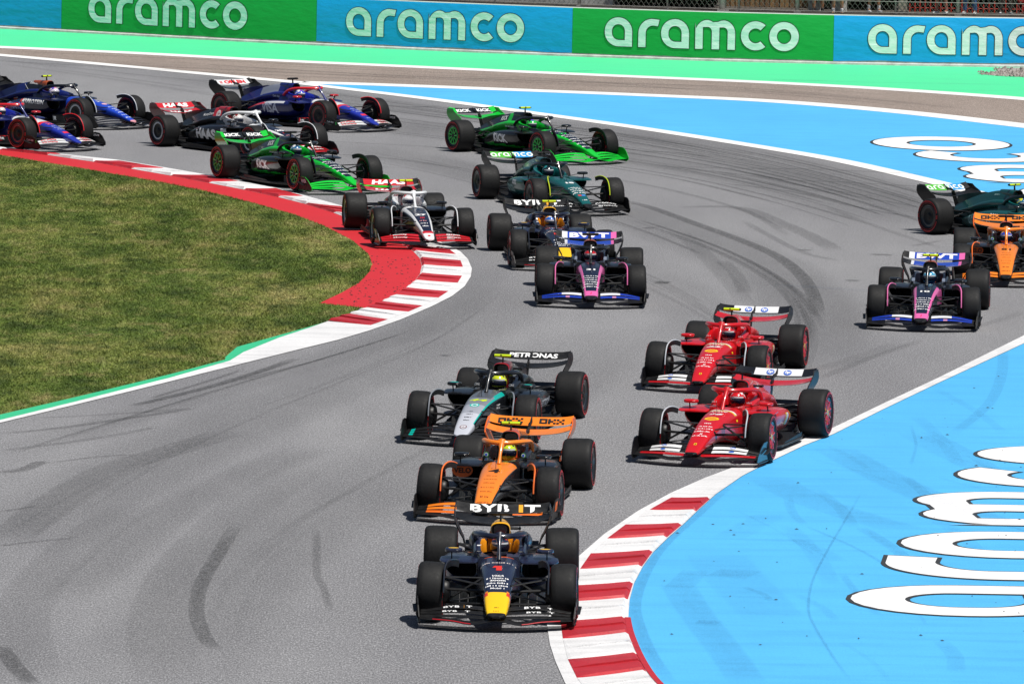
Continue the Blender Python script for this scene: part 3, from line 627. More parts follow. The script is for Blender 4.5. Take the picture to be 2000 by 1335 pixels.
LIV = {
 'rb': dict(body='#20263f', nose='#20263f', pod='#20263f', cover='#20263f', halo='#191d30', head='#20263f', air='#f5b21e', air2='#ef6a1c', wing='#121318', rwf='#15161b', rwm='#15161b', mirror='#20263f', mtop='#f7c51e', wing_end='#121318', trim='#23262f', rim1='#1a1a1e', sh=.145),
 'mcl': dict(body='#17181d', nose='#ff8a22', pod='#17181f', cover='#1a1b20', halo='#ff8a22', head='#1a1b20', air='#121318', air2='#e8552a', wing='#121318', rwf='#ff8a22', rwm='#ff8a22', mirror='#141519', mtop='#141519', wing_end='#121318', trim='#ff7a30', rim1='#1c1c20', sh=.10),
 'merc': dict(body='#14161b', nose='#a9acb6', pod='#14161b', cover='#14161b', halo='#16181d', head='#14161b', air='#a01222', air2='#7a0f1c', wing='#121318', rwf='#121317', rwm='#121317', mirror='#14161b', mtop='#00c3b4', wing_end='#121318', trim='#8b8f96', rim1='#2a2c30', sh=.10),
 'fer': dict(body='#d3131d', nose='#d3131d', pod='#d3131d', cover='#cf131d', halo='#d3131d', head='#d3131d', air='#16161a', air2='#d3131d', wing='#131317', rwf='#141418', rwm='#d01620', mirror='#d3131d', mtop='#d3131d', wing_end='#16161a', trim='#c8ccd2', rim1='#c2243a', sh=.09),
 'alp': dict(body='#121319', nose='#161c33', pod='#121319', cover='#121319', halo='#131418', head='#1a1e2c', air='#101116', air2='#c8552c', wing='#121318', rwf='#1c46b8', rwm='#1c46b8', mirror='#15161b', mtop='#2a2b30', wing_end='#121318', trim='#f07ab4', rim1='#1c1c20', sh=.08),
 'haas': dict(body='#191b27', nose='#191d33', pod='#15161d', cover='#1b1c22', halo='#eceef0', head='#e6e8ea', air='#131317', air2='#b0202a', wing='#131317', rwf='#cf202b', rwm='#cf202b', mirror='#131317', mtop='#131317', wing_end='#1a1a1f', trim='#eceff2', rim1='#c9cbd0', sh=.07),
 'sau': dict(body='#15161a', nose='#12c838', pod='#131417', cover='#12c838', halo='#15161b', head='#12c838', air='#101114', air2='#101114', wing='#12c838', rwf='#10141a', rwm='#12c838', mirror='#141519', mtop='#2a2c30', wing_end='#12a02e', trim='#1b1c1f', rim1='#12c838', sh=.08),
 'ast': dict(body='#0b504f', nose='#0d5c5c', pod='#0b5050', cover='#0b4a4a', halo='#101417', head='#0f6a6a', air='#101214', air2='#0b4a4a', wing='#121417', rwf='#58c23a', rwm='#141619', mirror='#14181a', mtop='#1a1e20', wing_end='#131518', trim='#cde02a', rim1='#1a1a1d', sh=.08),
 'wil': dict(body='#0c1240', nose='#2148c4', pod='#0a0f34', cover='#131f66', halo='#12141c', head='#20368c', air='#b4552e', air2='#a04a28', wing='#1b1c20', rwf='#15161b', rwm='#15161b', mirror='#15161c', mtop='#1b1c24', wing_end='#15161b', trim='#d8dce2', rim1='#c6c8cc', sh=.08),
 'vrb': dict(body='#1a2474', nose='#2334a4', pod='#181e60', cover='#1b2474', halo='#e0242e', head='#2336c0', air='#16206a', air2='#16206a', wing='#17181c', rwf='#e9eaec', rwm='#17181c', mirror='#c02028', mtop='#d8262e', wing_end='#15161a', trim='#e8222c', rim1='#7a1218', sh=.08),
}
for L_ in LIV.values():
    pass
GEO = {}
def cached(key, fn):
    if key not in GEO: GEO[key] = fn()
    return GEO[key]

def nose_paint(team):
    L = LIV[team]; pal = [paint(L['nose']), carbon()]
    def idx(h):
        m = paint(h)
        if m not in pal: pal.append(m)
        return pal.index(m)
    def f(i, j, rings):
        x = (rings[i][0][0]+rings[i+1][0][0])/2; z = zone(j)
        if team == 'rb':
            if x > 2.76: return 1
            if x > 2.33: return idx('#ffcc12')
            if x > 2.24: return idx('#e8402a') if z != 'top' else idx('#ffcc12')
            if x > 2.17 and z == 'edge': return idx('#f08a1e')
            if x < .86 and z == 'top': return idx('#e8622a') if x < .76 else 0
            return 0
        if team == 'mcl':
            if x > 2.71: return 1
            return 0 if z in ('top', 'edge') and x > .8 else idx('#17181d')
        if team == 'merc':
            if x > 2.45: return idx('#c9ccd6')
            if z == 'top': return idx('#c9ccd6') if x > 2.1 else (idx('#a9acb6') if x > 1.75 else (idx('#878a93') if x > 1.35 else idx('#5d6068')))
            if z == 'edge': return idx('#00b8aa') if j == 2 or (j in (3, 10) and x < 1.2) or (j == 11 and x < 1.4) else (idx('#c9ccd6') if x > 2.1 else (idx('#a9acb6') if x > 1.75 else idx('#878a93')))
            return idx('#14161b')
        if team == 'fer':
            if x > 2.8: return 1
            if .94 < x < .985 and z in ('top', 'edge'): return idx('#f2f2f2')
            if .985 <= x < 1.03 and z in ('top', 'edge'): return idx('#f0c419')
            return 0
        if team == 'alp':
            if x > 2.72: return 1
            if x > 2.52: return idx('#ea6aae')
            if z == 'edge': return idx('#ea6aae') if x > .9 else 0
            if z == 'side' and x < 1.45: return idx('#c85a96')
            return 0
        if team == 'haas':
            if x > 2.58: return idx('#f0f1f3')
            if x > 2.50 and z in ('top', 'edge'): return idx('#cf202b')
            if z == 'edge': return idx('#f0f1f3')
            if z == 'side' and x > 1.9: return idx('#f0f1f3')
            if x < .92: return idx('#f0f1f3')
            return 0
        if team == 'sau':
            if z == 'top' and .82 < x < 2.45: return idx('#141a2a')
            return 0 if z in ('top', 'edge', 'side') else idx('#15161a')
        if team == 'ast':
            return 1 if x > 2.66 else 0
        if team == 'wil':
            if z == 'low': return idx('#0d1440')
            if x > 2.76: return idx('#e8a0a8')
            return 0
        if team == 'vrb':
            if x < 1.62 and z in ('top', 'edge'): return idx('#e9eaec') if x < 1.55 else idx('#e8222c')
            return 0
    return f, pal
FLAPS = {  # colour by element and span position t (0 root .. 1 tip)
 'rb': lambda k, t: '#121318' if k else ('#b01420' if 0 else '#121318'),
 'mcl': lambda k, t: '#ff8a22' if k >= 2 and t < .82 else ('#ff7a28' if k == 1 and .35 < t < .8 else '#121318'),
 'merc': lambda k, t: '#00c3b4' if k and .80 < t < .88 else '#131419',
 'fer': lambda k, t: ('#f0f0f0' if .18 < t < .72 else '#131317') if k >= 2 else ('#131317' if k == 0 and t < .2 else ('#c2141d' if k == 1 and t < .9 else '#131317')),
 'alp': lambda k, t: ('#e6e8ee' if k == 3 and t < .5 else ('#1a3cae' if k >= 2 and int(t*14) % 5 else ('#c88ab8' if k == 2 else '#16171d'))) if k and .12 < t < .9 else '#131318',
 'haas': lambda k, t: '#cf202b' if k and (t < .93) and t > .1 else '#131317',
 'sau': lambda k, t: '#16d23c' if t < .97 else '#131317',
 'ast': lambda k, t: '#121417',
 'wil': lambda k, t: '#1e1f24',
 'vrb': lambda k, t: '#eceded' if k >= 2 and t < .93 else '#1a1b20',
}
def uv_decal(mb_target, geo, C0, U, V, N, h, lift=.004, stretch=1.0):
    v, f = geo; bv = mb_target.bvh() if isinstance(mb_target, MB) else mb_target; C0, U, V, N = (Vector(q) for q in (C0, U, V, N)); out = []; miss = set()
    for a, b in v:
        p = C0+U*(a*h*stretch)+V*(b*h); hit = bv.ray_cast(p+N*.4, -N, .9) if bv else (None,)*4
        if hit[0] is None:
            if bv: miss.add(len(out))
            out.append(p+N*lift)
        else:
            n = hit[1]; n = n if n.dot(N) > 0 else -n; out.append(hit[0]+(n*.6+N*.4).normalized()*lift)
    mb = MB(); mb.add(out, [q for q in f if not any(k in miss for k in q)], 0, False); return mb
class Dash(tuple): pass
def dash_geo(seed, n=4):
    rr = random.Random(seed); v = []; f = []; x = 0
    for k in range(n*5):
        w_ = rr.uniform(.18, .5); h_ = rr.uniform(.55, 1.0); o = len(v); v += [(x, -.5), (x+w_, -.5), (x+w_, h_-.5), (x, h_-.5)]; f.append([o, o+1, o+2, o+3]); x += w_+rr.choice((.14, .18, .2, .5))
    v = np.array(v); v[:, 0] -= x/2; return Dash((v, f))
def disc_geo(n=20, r=.5, inner=0): 
    if not inner: return np.array([(r*math.cos(2*math.pi*k/n), r*math.sin(2*math.pi*k/n)) for k in range(n)]), [list(range(n))]
    v = [(q*math.cos(2*math.pi*k/n), q*math.sin(2*math.pi*k/n)) for q in (r, inner) for k in range(n)]; return np.array(v), [[k, (k+1) % n, n+(k+1) % n, n+k] for k in range(n)]
def rect_geo(w_=1, h_=1, n=6):
    v = [(-w_/2+w_*k/n, e*h_/2) for k in range(n+1) for e in (-1, 1)]; return np.array(v), [[2*k, 2*k+2, 2*k+3, 2*k+1] for k in range(n)]
def fan_geo():
    v = [(0, -.5)]; n = 14
    for k in range(n+1):
        a = R(-12+204*k/n); r = .5 if k % 2 == 0 else .45; v.append((r*1.05*math.cos(a), r*math.sin(a)))
    return np.array(v), [[0, k, k+1] for k in range(1, n+1)]
def wing_geo(n): # plain emblem of slanted bars
    v = []; f = []
    for k in range(n): o = len(v); v += [(k*.4, -.5), (k*.4+.22, -.5), (k*.4+.4, .5), (k*.4+.18, .5)]; f.append([o, o+1, o+2, o+3])
    v = np.array(v); v[:, 0] -= v[:, 0].mean(); return v, f

def team_parts(team):
    """All the meshes that one team's two cars share, in car coordinates: a list of (name, mesh, subparts)."""
    L = LIV[team]; P = []; T = {}
    def part(name, mb, mats, subs=None, sm=40): 
        me = autosmooth(mb.mesh(name, mats), sm); P.append((name, me, subs or [])); T.setdefault(name, mb); return mb
    def sub(name, mb, mats, sm=40): return (name, autosmooth(mb.mesh(name, mats), sm), None)
    f, pal = nose_paint(team); tipk = {'rb': 1.05, 'mcl': .92, 'merc': 1.0, 'fer': .95, 'alp': .95, 'haas': .85, 'sau': .7, 'ast': .8, 'wil': .75, 'vrb': .8}[team]
    xs1 = [.68+.0535*i for i in range(21)]; xs2 = [1.75+.0434*i for i in range(26)]
    ch = MB(); ch.loft([nose_ring(x, tipk) for x in xs1], (1, 1), f); nz = MB(); nz.loft([nose_ring(x, tipk) for x in xs2], (1, 1), f)
    whole = MB(); whole.loft([nose_ring(x, tipk) for x in xs1+xs2[1:]], (1, 1), 0); T['top'] = whole
    part('chassis', ch, pal); part('nose', nz, pal)
    body, car = paint(L['body']), carbon()
    # cockpit tub
    mb = MB(); rings = []
    for x in np.linspace(.70, -.36, 10):
        t = (.70-x)/1.06; ho = .262+.09*t; hi = .205*math.sin(min(1, .25+1.5*t)*math.pi/2)+.02; zr = .655+.03*t
        rings.append([(x, s*y, z) for s, y, z in ((1, ho-.05, .12), (1, ho, .2), (1, ho, zr-.05), (1, ho-.02, zr), (1, hi+.01, zr), (1, hi, zr-.02), (1, hi, .3), (-1, hi, .3), (-1, hi, zr-.02), (-1, hi+.01, zr), (-1, ho-.02, zr), (-1, ho, zr-.05), (-1, ho, .2), (-1, ho-.05, .12))])
    mb.loft(rings, (1, 1), lambda i, j, r: 1 if j in (5, 6, 7) else 0); part('cockpit_tub', mb, [body, plain('cockpit_black', (.012, .012, .013), .7)])
    # padded collar
    mb = MB(); rings = []; path = [(.34, .265), (.2, .275), (0, .28), (-.14, .265), (-.25, .2), (-.30, .1), (-.31, 0)]; path += [(x, -y) for x, y in path[-2::-1]]
    for i, (x, y) in enumerate(path):
        a = Vector(path[max(i-1, 0)]); b = Vector(path[min(i+1, len(path)-1)]); t = (b-a).normalized(); n = Vector((-t.y, t.x)); e = min(i, len(path)-1-i); hz = .66+.11*min(1, .25+e/4)
        rings.append([(x+n.x*o, y+n.y*o, z) for o, z in ((-.05, .6), (-.055, hz-.03), (-.03, hz), (.03, hz), (.055, hz-.04), (.055, .6))])
    mb.loft(rings, (1, 1), lambda i, j, r: 1 if j in (3, 4) else 0); part('headrest', mb, [paint(L['head']), paint({'rb': '#f29a1e', 'fer': '#c8141e', 'haas': '#d8dadd', 'sau': '#14c83a', 'mcl': '#1c1d22', 'ast': '#0f6a6a'}.get(team, L['head']))])
    # halo
    pts = [(-.24, .30, .70), (-.1, .315, .80), (.1, .318, .865), (.3, .295, .893), (.5, .225, .905), (.64, .12, .907), (.69, 0, .908)]; pts += [(x, -y, z) for x, y, z in pts[-2::-1]]
    mb = MB(); mb.tube([tuple(p) for p in smooth_line(pts, 3)], .041, 10, .85); mb.tube([(.66, 0, .905), (.70, 0, .885), (.76, 0, .83), (.86, 0, .74), (.95, 0, .635)], [.075, .048, .026, .022, .034], 10, 1.0, (0, 1, 0), mat=1)
    part('halo', mb, [paint(L['halo']), paint(L['halo'] if team in ('fer', 'haas', 'mcl') else (L['body'] if team == 'vrb' else L['halo']))])
    # roll hoop intake
    mb = MB(); rings = []
    for x, k, zc, hh in ((-.66, .62, .845, .12), (-.5, .8, .858, .115), (-.3, .98, .868, .11), (-.16, 1.0, .872, .108), (-.143, .93, .872, .099), (-.15, .84, .872, .088), (-.34, .6, .868, .06)): rings.append(sell(x, 0, .128*k, zc, hh, 28, 2.9))
    mb.loft(rings, (0, 1), lambda i, j, r: 2 if i >= 4 else (0 if i in (3, 4) or (team in ('rb',) and zone(j) != 'low') else 1))
    mb.loft([[(x_, y, z) for y, z in ((.12, .6), (.085, .768), (-.085, .768), (-.12, .6))] for x_ in (-.24, -.5)], (1, 1), 1)
    part('air_intake', mb, [paint(L['air']), paint(L['air2']), BLACKHOLE()])
    # engine cover with its spine
    TB = [(-.28, .965, .105, .74, .17, .30), (-.8, .925, .065, .70, .16, .30), (-1.3, .82, .045, .62, .125, .28), (-1.8, .665, .032, .52, .085, .28), (-2.12, .55, .026, .45, .06, .30)]; WB = [(-.28, .33), (-.8, .31), (-1.3, .22), (-1.8, .14), (-2.12, .09)]
    rings = []
    for x in np.linspace(-.28, -2.12, 22):
        zt, wt, zm, wm, zb = interp(TB, x); wb = interp(WB, x)[0]; half = [(0.0, zt), (wt*.6, zt-.006), (wt, zt-.035), ((wt+wm)/2, (zt*.45+zm*.55)), (wm, zm), ((wm*.55+wb*.45), zm-.05), (wb*.95, zb+.16), (wb, zb)]
        rings.append([(float(x), y, z) for y, z in half]+[(float(x), -y, z) for y, z in half[::-1][:-1]])
    cpal = [paint(L['cover'])]
    def ci(h):
        m = paint(h)
        if m not in cpal: cpal.append(m)
        return cpal.index(m)
    def cf(i, j, r):
        x = r[i][0][0]; k = min(j, 14-j)
        if team == 'sau': return ci('#15161a') if (x > -.62 or (k <= 3 and x < -.80)) else 0
        if team == 'wil': return ci('#14151b') if k <= 3 and x > -.85 else (ci('#0f1648') if x < -1.2 or k > 5 else 0)
        if team == 'vrb': return ci('#8d93a4') if k <= 3 and -1.3 < x < -.55 else 0
        if team == 'haas': return ci('#c8202a') if k <= 4 and -.72 < x < -.45 else 0
        if team == 'fer': return 0
        return 0
    mb = MB(); mb.loft(rings, (1, 1), cf); part('engine_cover', mb, cpal)
    fin = MB(); fin.prism([(-.95, 0, .86), (-1.2, 0, .87), (-1.75, 0, .80), (-2.1, 0, .72), (-2.12, 0, .5), (-1.4, 0, .7)], (0, .012, 0)); part('shark_fin', fin, [paint(L['cover'] if team not in ('fer', 'wil', 'sau') else L['body'])])
    rs = L['sh']
    for s in (1, -1):
        mb = MB(); rings = []
        for x, k, z in ((-.17, .25, .72), (-.20, .7, .72), (-.30, .95, .715), (-.6, 1., .69), (-1.0, .85, .62), (-1.4, .6, .53), (-1.9, .3, .43)): rings.append([(x, s*.262*(1 if x > -1 else 1+(x+1)*.5)+rs*k*math.cos(a), z+.0+rs*k*.95*math.sin(a)) for a in [2*math.pi*q/18 for q in range(18)]])
        mb.loft(rings, (1, 1), 0); part('shoulder_fairing', mb, [paint(L['cover'] if team not in ('fer',) else L['body'])])
    # sidepods
    base = sidepod_rings(); ppal = [paint(L['pod']), BLACKHOLE(), car]
    def pi(h):
        m = paint(h)
        if m not in ppal: ppal.append(m)
        return ppal.index(m)
    def pf(i, j, r):
        x = r[i][0][0]; z = zone(j)
        if team == 'fer':
            if z == 'side' and -.28 < x < -.12: return pi('#f2f2f2')
            if z == 'side' and -.12 <= x < -.04: return pi('#f0c419')
        if team == 'mcl' and x > .3 and z in ('side',): return pi('#ef6a22')
        if team == 'sau' and z == 'low' and .05 < (r[i][j][2]-.145) < .115: return pi('#17b436')
        if team == 'haas' and z == 'side' and x > .34: return pi('#d8dade')
        if team == 'vrb' and z == 'edge' and x < .25: return pi('#d9dade') if x > -.5 else pi('#e8222c')
        if team == 'wil' and z == 'side' and -1.0 < x < -.35: return pi('#1a3494')
        if team == 'alp' and z == 'side' and x < -.4: return pi('#24357a')
        return 0
    pod = MB(); pod.loft(base, (0, 1), pf); T['podL'] = pod
    inl = MB(); inl.loft([base[0], [(p[0]-.012, .49+(p[1]-.49)*.93, .47+(p[2]-.47)*.88) for p in base[0]], [(p[0]-.3, .45+(p[1]-.49)*.7, .45+(p[2]-.47)*.7) for p in base[0]]], (0, 1), lambda i, j, r: 0 if i == 0 else 1)
    lip = MB(); rings = []
    for x, yi, yo, z, th in ((.44, .24, .74, .595, .03), (.6, .25, .75, .59, .022), (.70, .27, .735, .583, .016), (.755, .30, .69, .578, .008)): rings.append(sell(x, (yi+yo)/2, (yo-yi)/2, z, th, 20, 4))
    lip.loft(rings, (1, 1), 0)
    for s in (1, -1):
        A, B, D = (pod, inl, lip) if s > 0 else (pod.mirror(), inl.mirror(), lip.mirror())
        part('sidepod', A, ppal, [sub('inlet', B, [paint(L['pod']), BLACKHOLE()]), sub('upper_lip', D, [paint(L['pod'])])])
        T['pod%d' % s] = A
    # floor and diffuser
    fo = [(1.12, .16), (1.0, .44), (.82, .63), (.3, .765), (-.9, .785), (-1.18, .74), (-1.36, .54), (-2.0, .50), (-2.32, .47)]
    mb = MB(); mb.prism([(x, y, .06) for x, y in fo]+[(x, -y, .06) for x, y in fo[::-1]], (0, 0, .035))
    for s in (1, -1):
        mb.tube([(x, s*y*1.005, .085) for x, y in fo[2:6]], .018, 6, .6)
        for q, yy in enumerate((.30, .42, .54)): mb.prism([(1.10-.07*q, s*yy*.9, .06), (.62, s*(yy+.06), .06), (.60, s*(yy+.05), .24), (1.0-.07*q, s*yy*.9, .20)], (0, .01, 0))
        mb.prism([(.2, s*.77, .08), (-.85, s*.79, .08), (-.9, s*.79, .16), (-.3, s*.785, .135), (.15, s*.775, .11)], (0, .008, 0))
    part('floor', mb, [car])
    mb = MB(); mb.prism([(-1.55, .48, .08), (-2.34, .50, .33), (-2.34, -.50, .33), (-1.55, -.48, .08)], (0, 0, .015))
    for y in (-.5, -.25, .25, .5): mb.prism([(-1.6, y, .06), (-2.36, y, .08), (-2.36, y, .34), (-1.6, y, .11)], (0, .01, 0))
    part('diffuser', mb, [car])
    mb = MB(); mb.tube([(-1.7, 0, .34), (-2.3, 0, .36)], [.11, .06], 12); part('gearbox', mb, [car])
    mb = MB(); mb.tube([(-1.85, 0, .44), (-2.25, 0, .455)], .045, 14, caps=(1, 0)); mb.tube([(-2.24, 0, .455), (-2.1, 0, .45)], .036, 12, caps=(0, 1)); part('exhaust', mb, [plain('exhaust_metal', (.16, .13, .10), .4, Metallic=.9)])
    mb = MB(); mb.box((-2.46, 0, .32), (.03, .09, .11)); mb.box((-2.40, 0, .32), (.1, .06, .08)); part('rain_light', mb, [plain('rain_light', (.16, .01, .01), .35)])
    # front wing
    for k in range(4):
        for s in ((1, -1)):
            m0, rings = fw_elem(k, s); epal = []
            def ei(h):
                m = paint(h) if h not in ('#121318', '#131317', '#131419', '#121417', '#131318') else carbon()
                if m not in epal: epal.append(m)
                return epal.index(m)
            m0.loft(rings, (1, 1), lambda i, j, r: ei(FLAPS[team](k, (abs(r[i][0][1])+abs(r[i+1][0][1])-.2)/1.69)))
            part('front_wing_plane' if k == 0 else 'front_wing_flap', m0, epal, sm=60); T['fw%d%d' % (k, s)] = m0
    if team == 'rb':
        for s in (1, -1):
            q, rings = fw_elem(0, s); mb = MB(); mb.tube([(r[0][0]+.002, r[0][1], r[0][2]+.012) for r in rings[4:11]], .007, 6); part('wing_stripe', mb, [paint('#d01a28')])
    for s in (1, -1):
        out = [(2.52, .055), (2.60, .075), (2.59, .14), (2.46, .27), (2.34, .335), (2.18, .345), (2.06, .32), (2.02, .20), (2.04, .055)]
        mb = MB(); mb.prism([(x, s*(.945+.10*max(0, z-.05)+.03*(2.6-x)), z) for x, z in out], (0, .014, 0)); mb.tube([(2.52, s*.95, .05), (2.05, s*.975, .05)], .018, 6, .6)
        T['ep%d' % s] = mb
        if team == 'sau': mb.m[0 if s < 0 else 1] = 1; mb.m[1 if s < 0 else 0] = 0
        dv = MB(); dv.prism([(2.36, s*.985, .17), (2.10, s*1.0, .23), (2.08, s*1.05, .225), (2.3, s*1.03, .165)], (0, 0, .012))
        part('front_wing_endplate', mb, [paint(L['wing_end']) if team in ('sau', 'fer', 'haas') else car, car], [sub('dive_plane', dv, [car])])
        mb = MB(); mb.tube([(2.66, s*.075, .20), (2.60, s*.085, .13)], .02, 6, .4, (0, 1, 0)); part('wing_pylon', mb, [car])
    # rear wing
    rw = []
    ys = np.linspace(-.605, .605, 25)
    for nm, le, c, a, dip, col in (('rear_wing_plane', (-2.06, .762), .34, 7, .045, 'rwm'), ('rear_wing_flap', (-2.415, .822), .195, 33, .010, 'rwf')):
        q, rings = strip_wing([(le[0]-.05*(y/.6)**2, y, le[1]-dip*math.cos(y/.605*math.pi/2)**1.2+(.035*(abs(y)/.6)**6)) for y in ys], [c*(1-.12*(y/.6)**4) for y in ys], [a]*25, .02, .07)
        wp = [paint(L[col]) if team not in ('rb', 'merc', 'ast', 'wil', 'alp') or (team in ('ast', 'alp') and col == 'rwf') else carbon(), carbon(), paint('#2f9fe0'), paint('#e8e9ec'), paint('#ea6aae')]
        def wf(i, j, r):
            y = (r[i][0][1]+r[i+1][0][1])/2
            if team == 'ast' and nm.endswith('flap'): return 1 if abs(y) > .47 else (2 if y > .05 else 0)
            if team == 'sau' and nm.endswith('flap'): return 1 if abs(y) < .42 else 1
            if team == 'fer' and nm.endswith('flap'): return 3 if -.36 < y < .40 and j in (1, 2) else 0
            if team == 'haas': return 1 if abs(y) > .52 else 0
            if team == 'vrb' and nm.endswith('flap'): return 1 if abs(y) > .50 else 0
            if team == 'alp': return 1 if abs(y) > .50 or nm.endswith('plane') and abs(y) > .46 else (4 if y > .42 else (3 if y < -.42 else 0))
            return 0
        if team == 'sau' and nm.endswith('flap'): wp[0] = paint('#12c838'); wp[1] = paint('#10141a')
        if team == 'sau' and nm.endswith('flap'):
            wf = lambda i, j, r: 1 if abs((r[i][0][1]+r[i+1][0][1])/2) < .44 else 0
        if team == 'alp' and nm.endswith('plane'): wp[0] = paint('#1c46b8')
        q.loft(rings, (1, 1), wf); part(nm, q, wp, sm=60)
    endp = [(.610, .932, -2.64, -2.40), (.622, .875, -2.645, -2.33), (.625, .81, -2.645, -2.18), (.612, .74, -2.62, -2.06), (.585, .675, -2.57, -2.06), (.545, .59, -2.50, -2.08), (.505, .52, -2.44, -2.10), (.48, .42, -2.40, -2.12), (.47, .34, -2.38, -2.12)]
    for s in (1, -1):
        mb = MB(); rings = []
        for i, (y, z, x0, x1) in enumerate(endp): rings.append([(x0, s*(y-.007), z), (x1+.0, s*(y-.009), z), (x1, s*(y+.007), z), (x0, s*(y+.007), z)])
        mb.loft(rings, (1, 1), 0); T['rep%d' % s] = mb
        part('rear_wing_endplate', mb, [{'mcl': paint('#ef6a22'), 'sau': paint('#17b436'), 'fer': paint('#121214', .5, .1), 'haas': paint('#6c1a20')}.get(team, car)])
    mb = MB(); mb.prism([(-1.98, 0, .50), (-2.12, 0, .64), (-2.16, 0, .765), (-2.22, 0, .82), (-2.30, 0, .80), (-2.24, 0, .67), (-2.16, 0, .5)], (0, .022, 0)); part('rear_wing_pylon', mb, [car])
    mb = MB(); mb.tube([(-2.24, 0, .82), (-2.32, 0, .84), (-2.48, 0, .85), (-2.56, 0, .93)], [.012, .024, .022, .008], 8); part('flap_actuator', mb, [car])
    for zz, xx in ((.35, -2.16), (.42, -2.26)):
        q, rings = strip_wing([(xx, y, zz) for y in np.linspace(-.475, .475, 9)], [.17]*9, [16]*9); q.loft(rings, (1, 1), 0); part('beam_wing', q, [car])
    # mirrors, camera bar, pitot
    for s in (1, -1):
        mb = MB(); rings = [sell(x, s*.575, .112*k, .715, .029*k, 20, 4.0) for x, k in ((.50, .75), (.53, .98), (.585, 1.0), (.635, .82), (.655, .4))]; mb.loft(rings, (1, 1), 0)
        tp = MB(); tp.loft([[(.575+.040*math.cos(a)*k, s*.575+.070*math.sin(a)*k, .7425+(1-k)*.010) for a in [2*math.pi*q/16 for q in range(16)]] for k in (1, .6)], (0, 1), 0)
        sk = MB(); sk.tube([(.57, s*.60, .70), (.52, s*.60, .60)], .018, 6, .5, (0, 1, 0)); sk.tube([(.58, s*.50, .705), (.56, s*.26, .655)], .010, 6, .6)
        part('mirror', mb, [paint(L['mirror'])], [sub('mirror_top', tp, [paint(L['mtop'])]), sub('mirror_stalk', sk, [car])])
    mb = MB(); mb.tube([(1.28, 0, .60), (1.28, 0, .76), (1.34, 0, .775)], .006, 6); part('pitot_tube', mb, [car])
    mb = MB(); mb.tube([(-.55, .10, .86), (-.55, .22, .86)], .026, 8, .7); mb.tube([(-.5, .24, .86), (-.6, .24, .86)], .02, 6); part('side_camera', mb, [car])
    # wheels' aero: deflector over each front tyre
    return P, T
def camera_bar(yellow):
    def mk():
        mb = MB(); mb.tube([(-.27, 0, .95), (-.28, 0, 1.07)], [.026, .02], 8, .6, (0, 1, 0), mat=1); rings = [sell(-.28+.0, 0, 0, 0, 0)]
        mb2 = [[(-.28+.032*math.cos(a), y, 1.08+.025*k*math.sin(a)) for a in [2*math.pi*q/10 for q in range(10)]] for y, k in ((-.15, .7), (-.13, 1), (.13, 1), (.15, .7))]
        mb.loft(mb2, (1, 1), lambda i, j, r: 0 if i == 1 else 1); mb.tube([(-.235, -.02, 1.09), (-.21, -.02, 1.095)], .012, 6, mat=1); return autosmooth(mb.mesh('camera_bar', [paint('#d6ee1c') if yellow else carbon(), carbon()]))
    return cached(('cambar', yellow), mk)
ARMS_F = [((1.62, .20, .505), (1.80, .66, .535), .030), ((2.05, .165, .465), (1.82, .66, .535), .032), ((1.50, .20, .27), (1.79, .66, .215), .028), ((2.10, .15, .245), (1.82, .66, .215), .034), ((1.72, .21, .50), (1.80, .63, .25), .020), ((1.98, .17, .385), (1.92, .66, .40), .024)]
ARMS_R = [((-1.25, .24, .46), (-1.78, .60, .50), .030), ((-1.95, .12, .42), (-1.83, .60, .50), .030), ((-1.28, .32, .19), (-1.78, .60, .215), .028), ((-2.0, .12, .20), (-1.84, .60, .215), .028), ((-1.62, .15, .45), (-1.78, .58, .25), .018), ((-1.80, .10, .335), (-1.80, .58, .36), .034)]
def arms():
    def mk():
        o = []
        for A in (ARMS_F, ARMS_R):
            for i, (a, b, r) in enumerate(A):
                for s in (1, -1):
                    mb = MB(); mb.tube([(a[0], s*a[1], a[2]), ((a[0]+b[0])/2, s*(a[1]+b[1])/2, (a[2]+b[2])/2), (b[0], s*b[1], b[2])], r, 8, .36 if i < 4 else .8); o.append(autosmooth(mb.mesh('suspension_arm', [carbon()])))
        return o
    return cached('arms', mk)
def deflector(s, hexc):
    def mk():
        mb = MB(); n = 19; an = [4+112*k/(n-1) for k in range(n)]
        yy = lambda a: -s*(.183+.15*max(0, (a-50)/66)**1.6)
        pts = [(.392*math.cos(R(a)), yy(a), .392*math.sin(R(a))) for a in an]; inner = [(.31*math.cos(R(a)), yy(a)+s*.004, .31*math.sin(R(a))) for a in an]
        vs_ = [(x, y+o, z) for o in (-.006, .006) for x, y, z in pts+inner]; fs = []
        for o in (0, 2*n):
            for k in range(n-1): q = [o+k, o+k+1, o+n+k+1, o+n+k]; fs.append(q if o else q[::-1])
        for k in range(n-1): fs.append([k, 2*n+k, 2*n+k+1, k+1])
        mb.add(vs_, fs, 0, True)
        ed = MB(); ed.tube(pts, .011, 6, 1.0, (0, 1, 0))
        return autosmooth(mb.mesh('wheel_deflector', [carbon()])), autosmooth(ed.mesh('deflector_edge', [paint(hexc)]))
    return cached(('defl', s, hexc), mk)
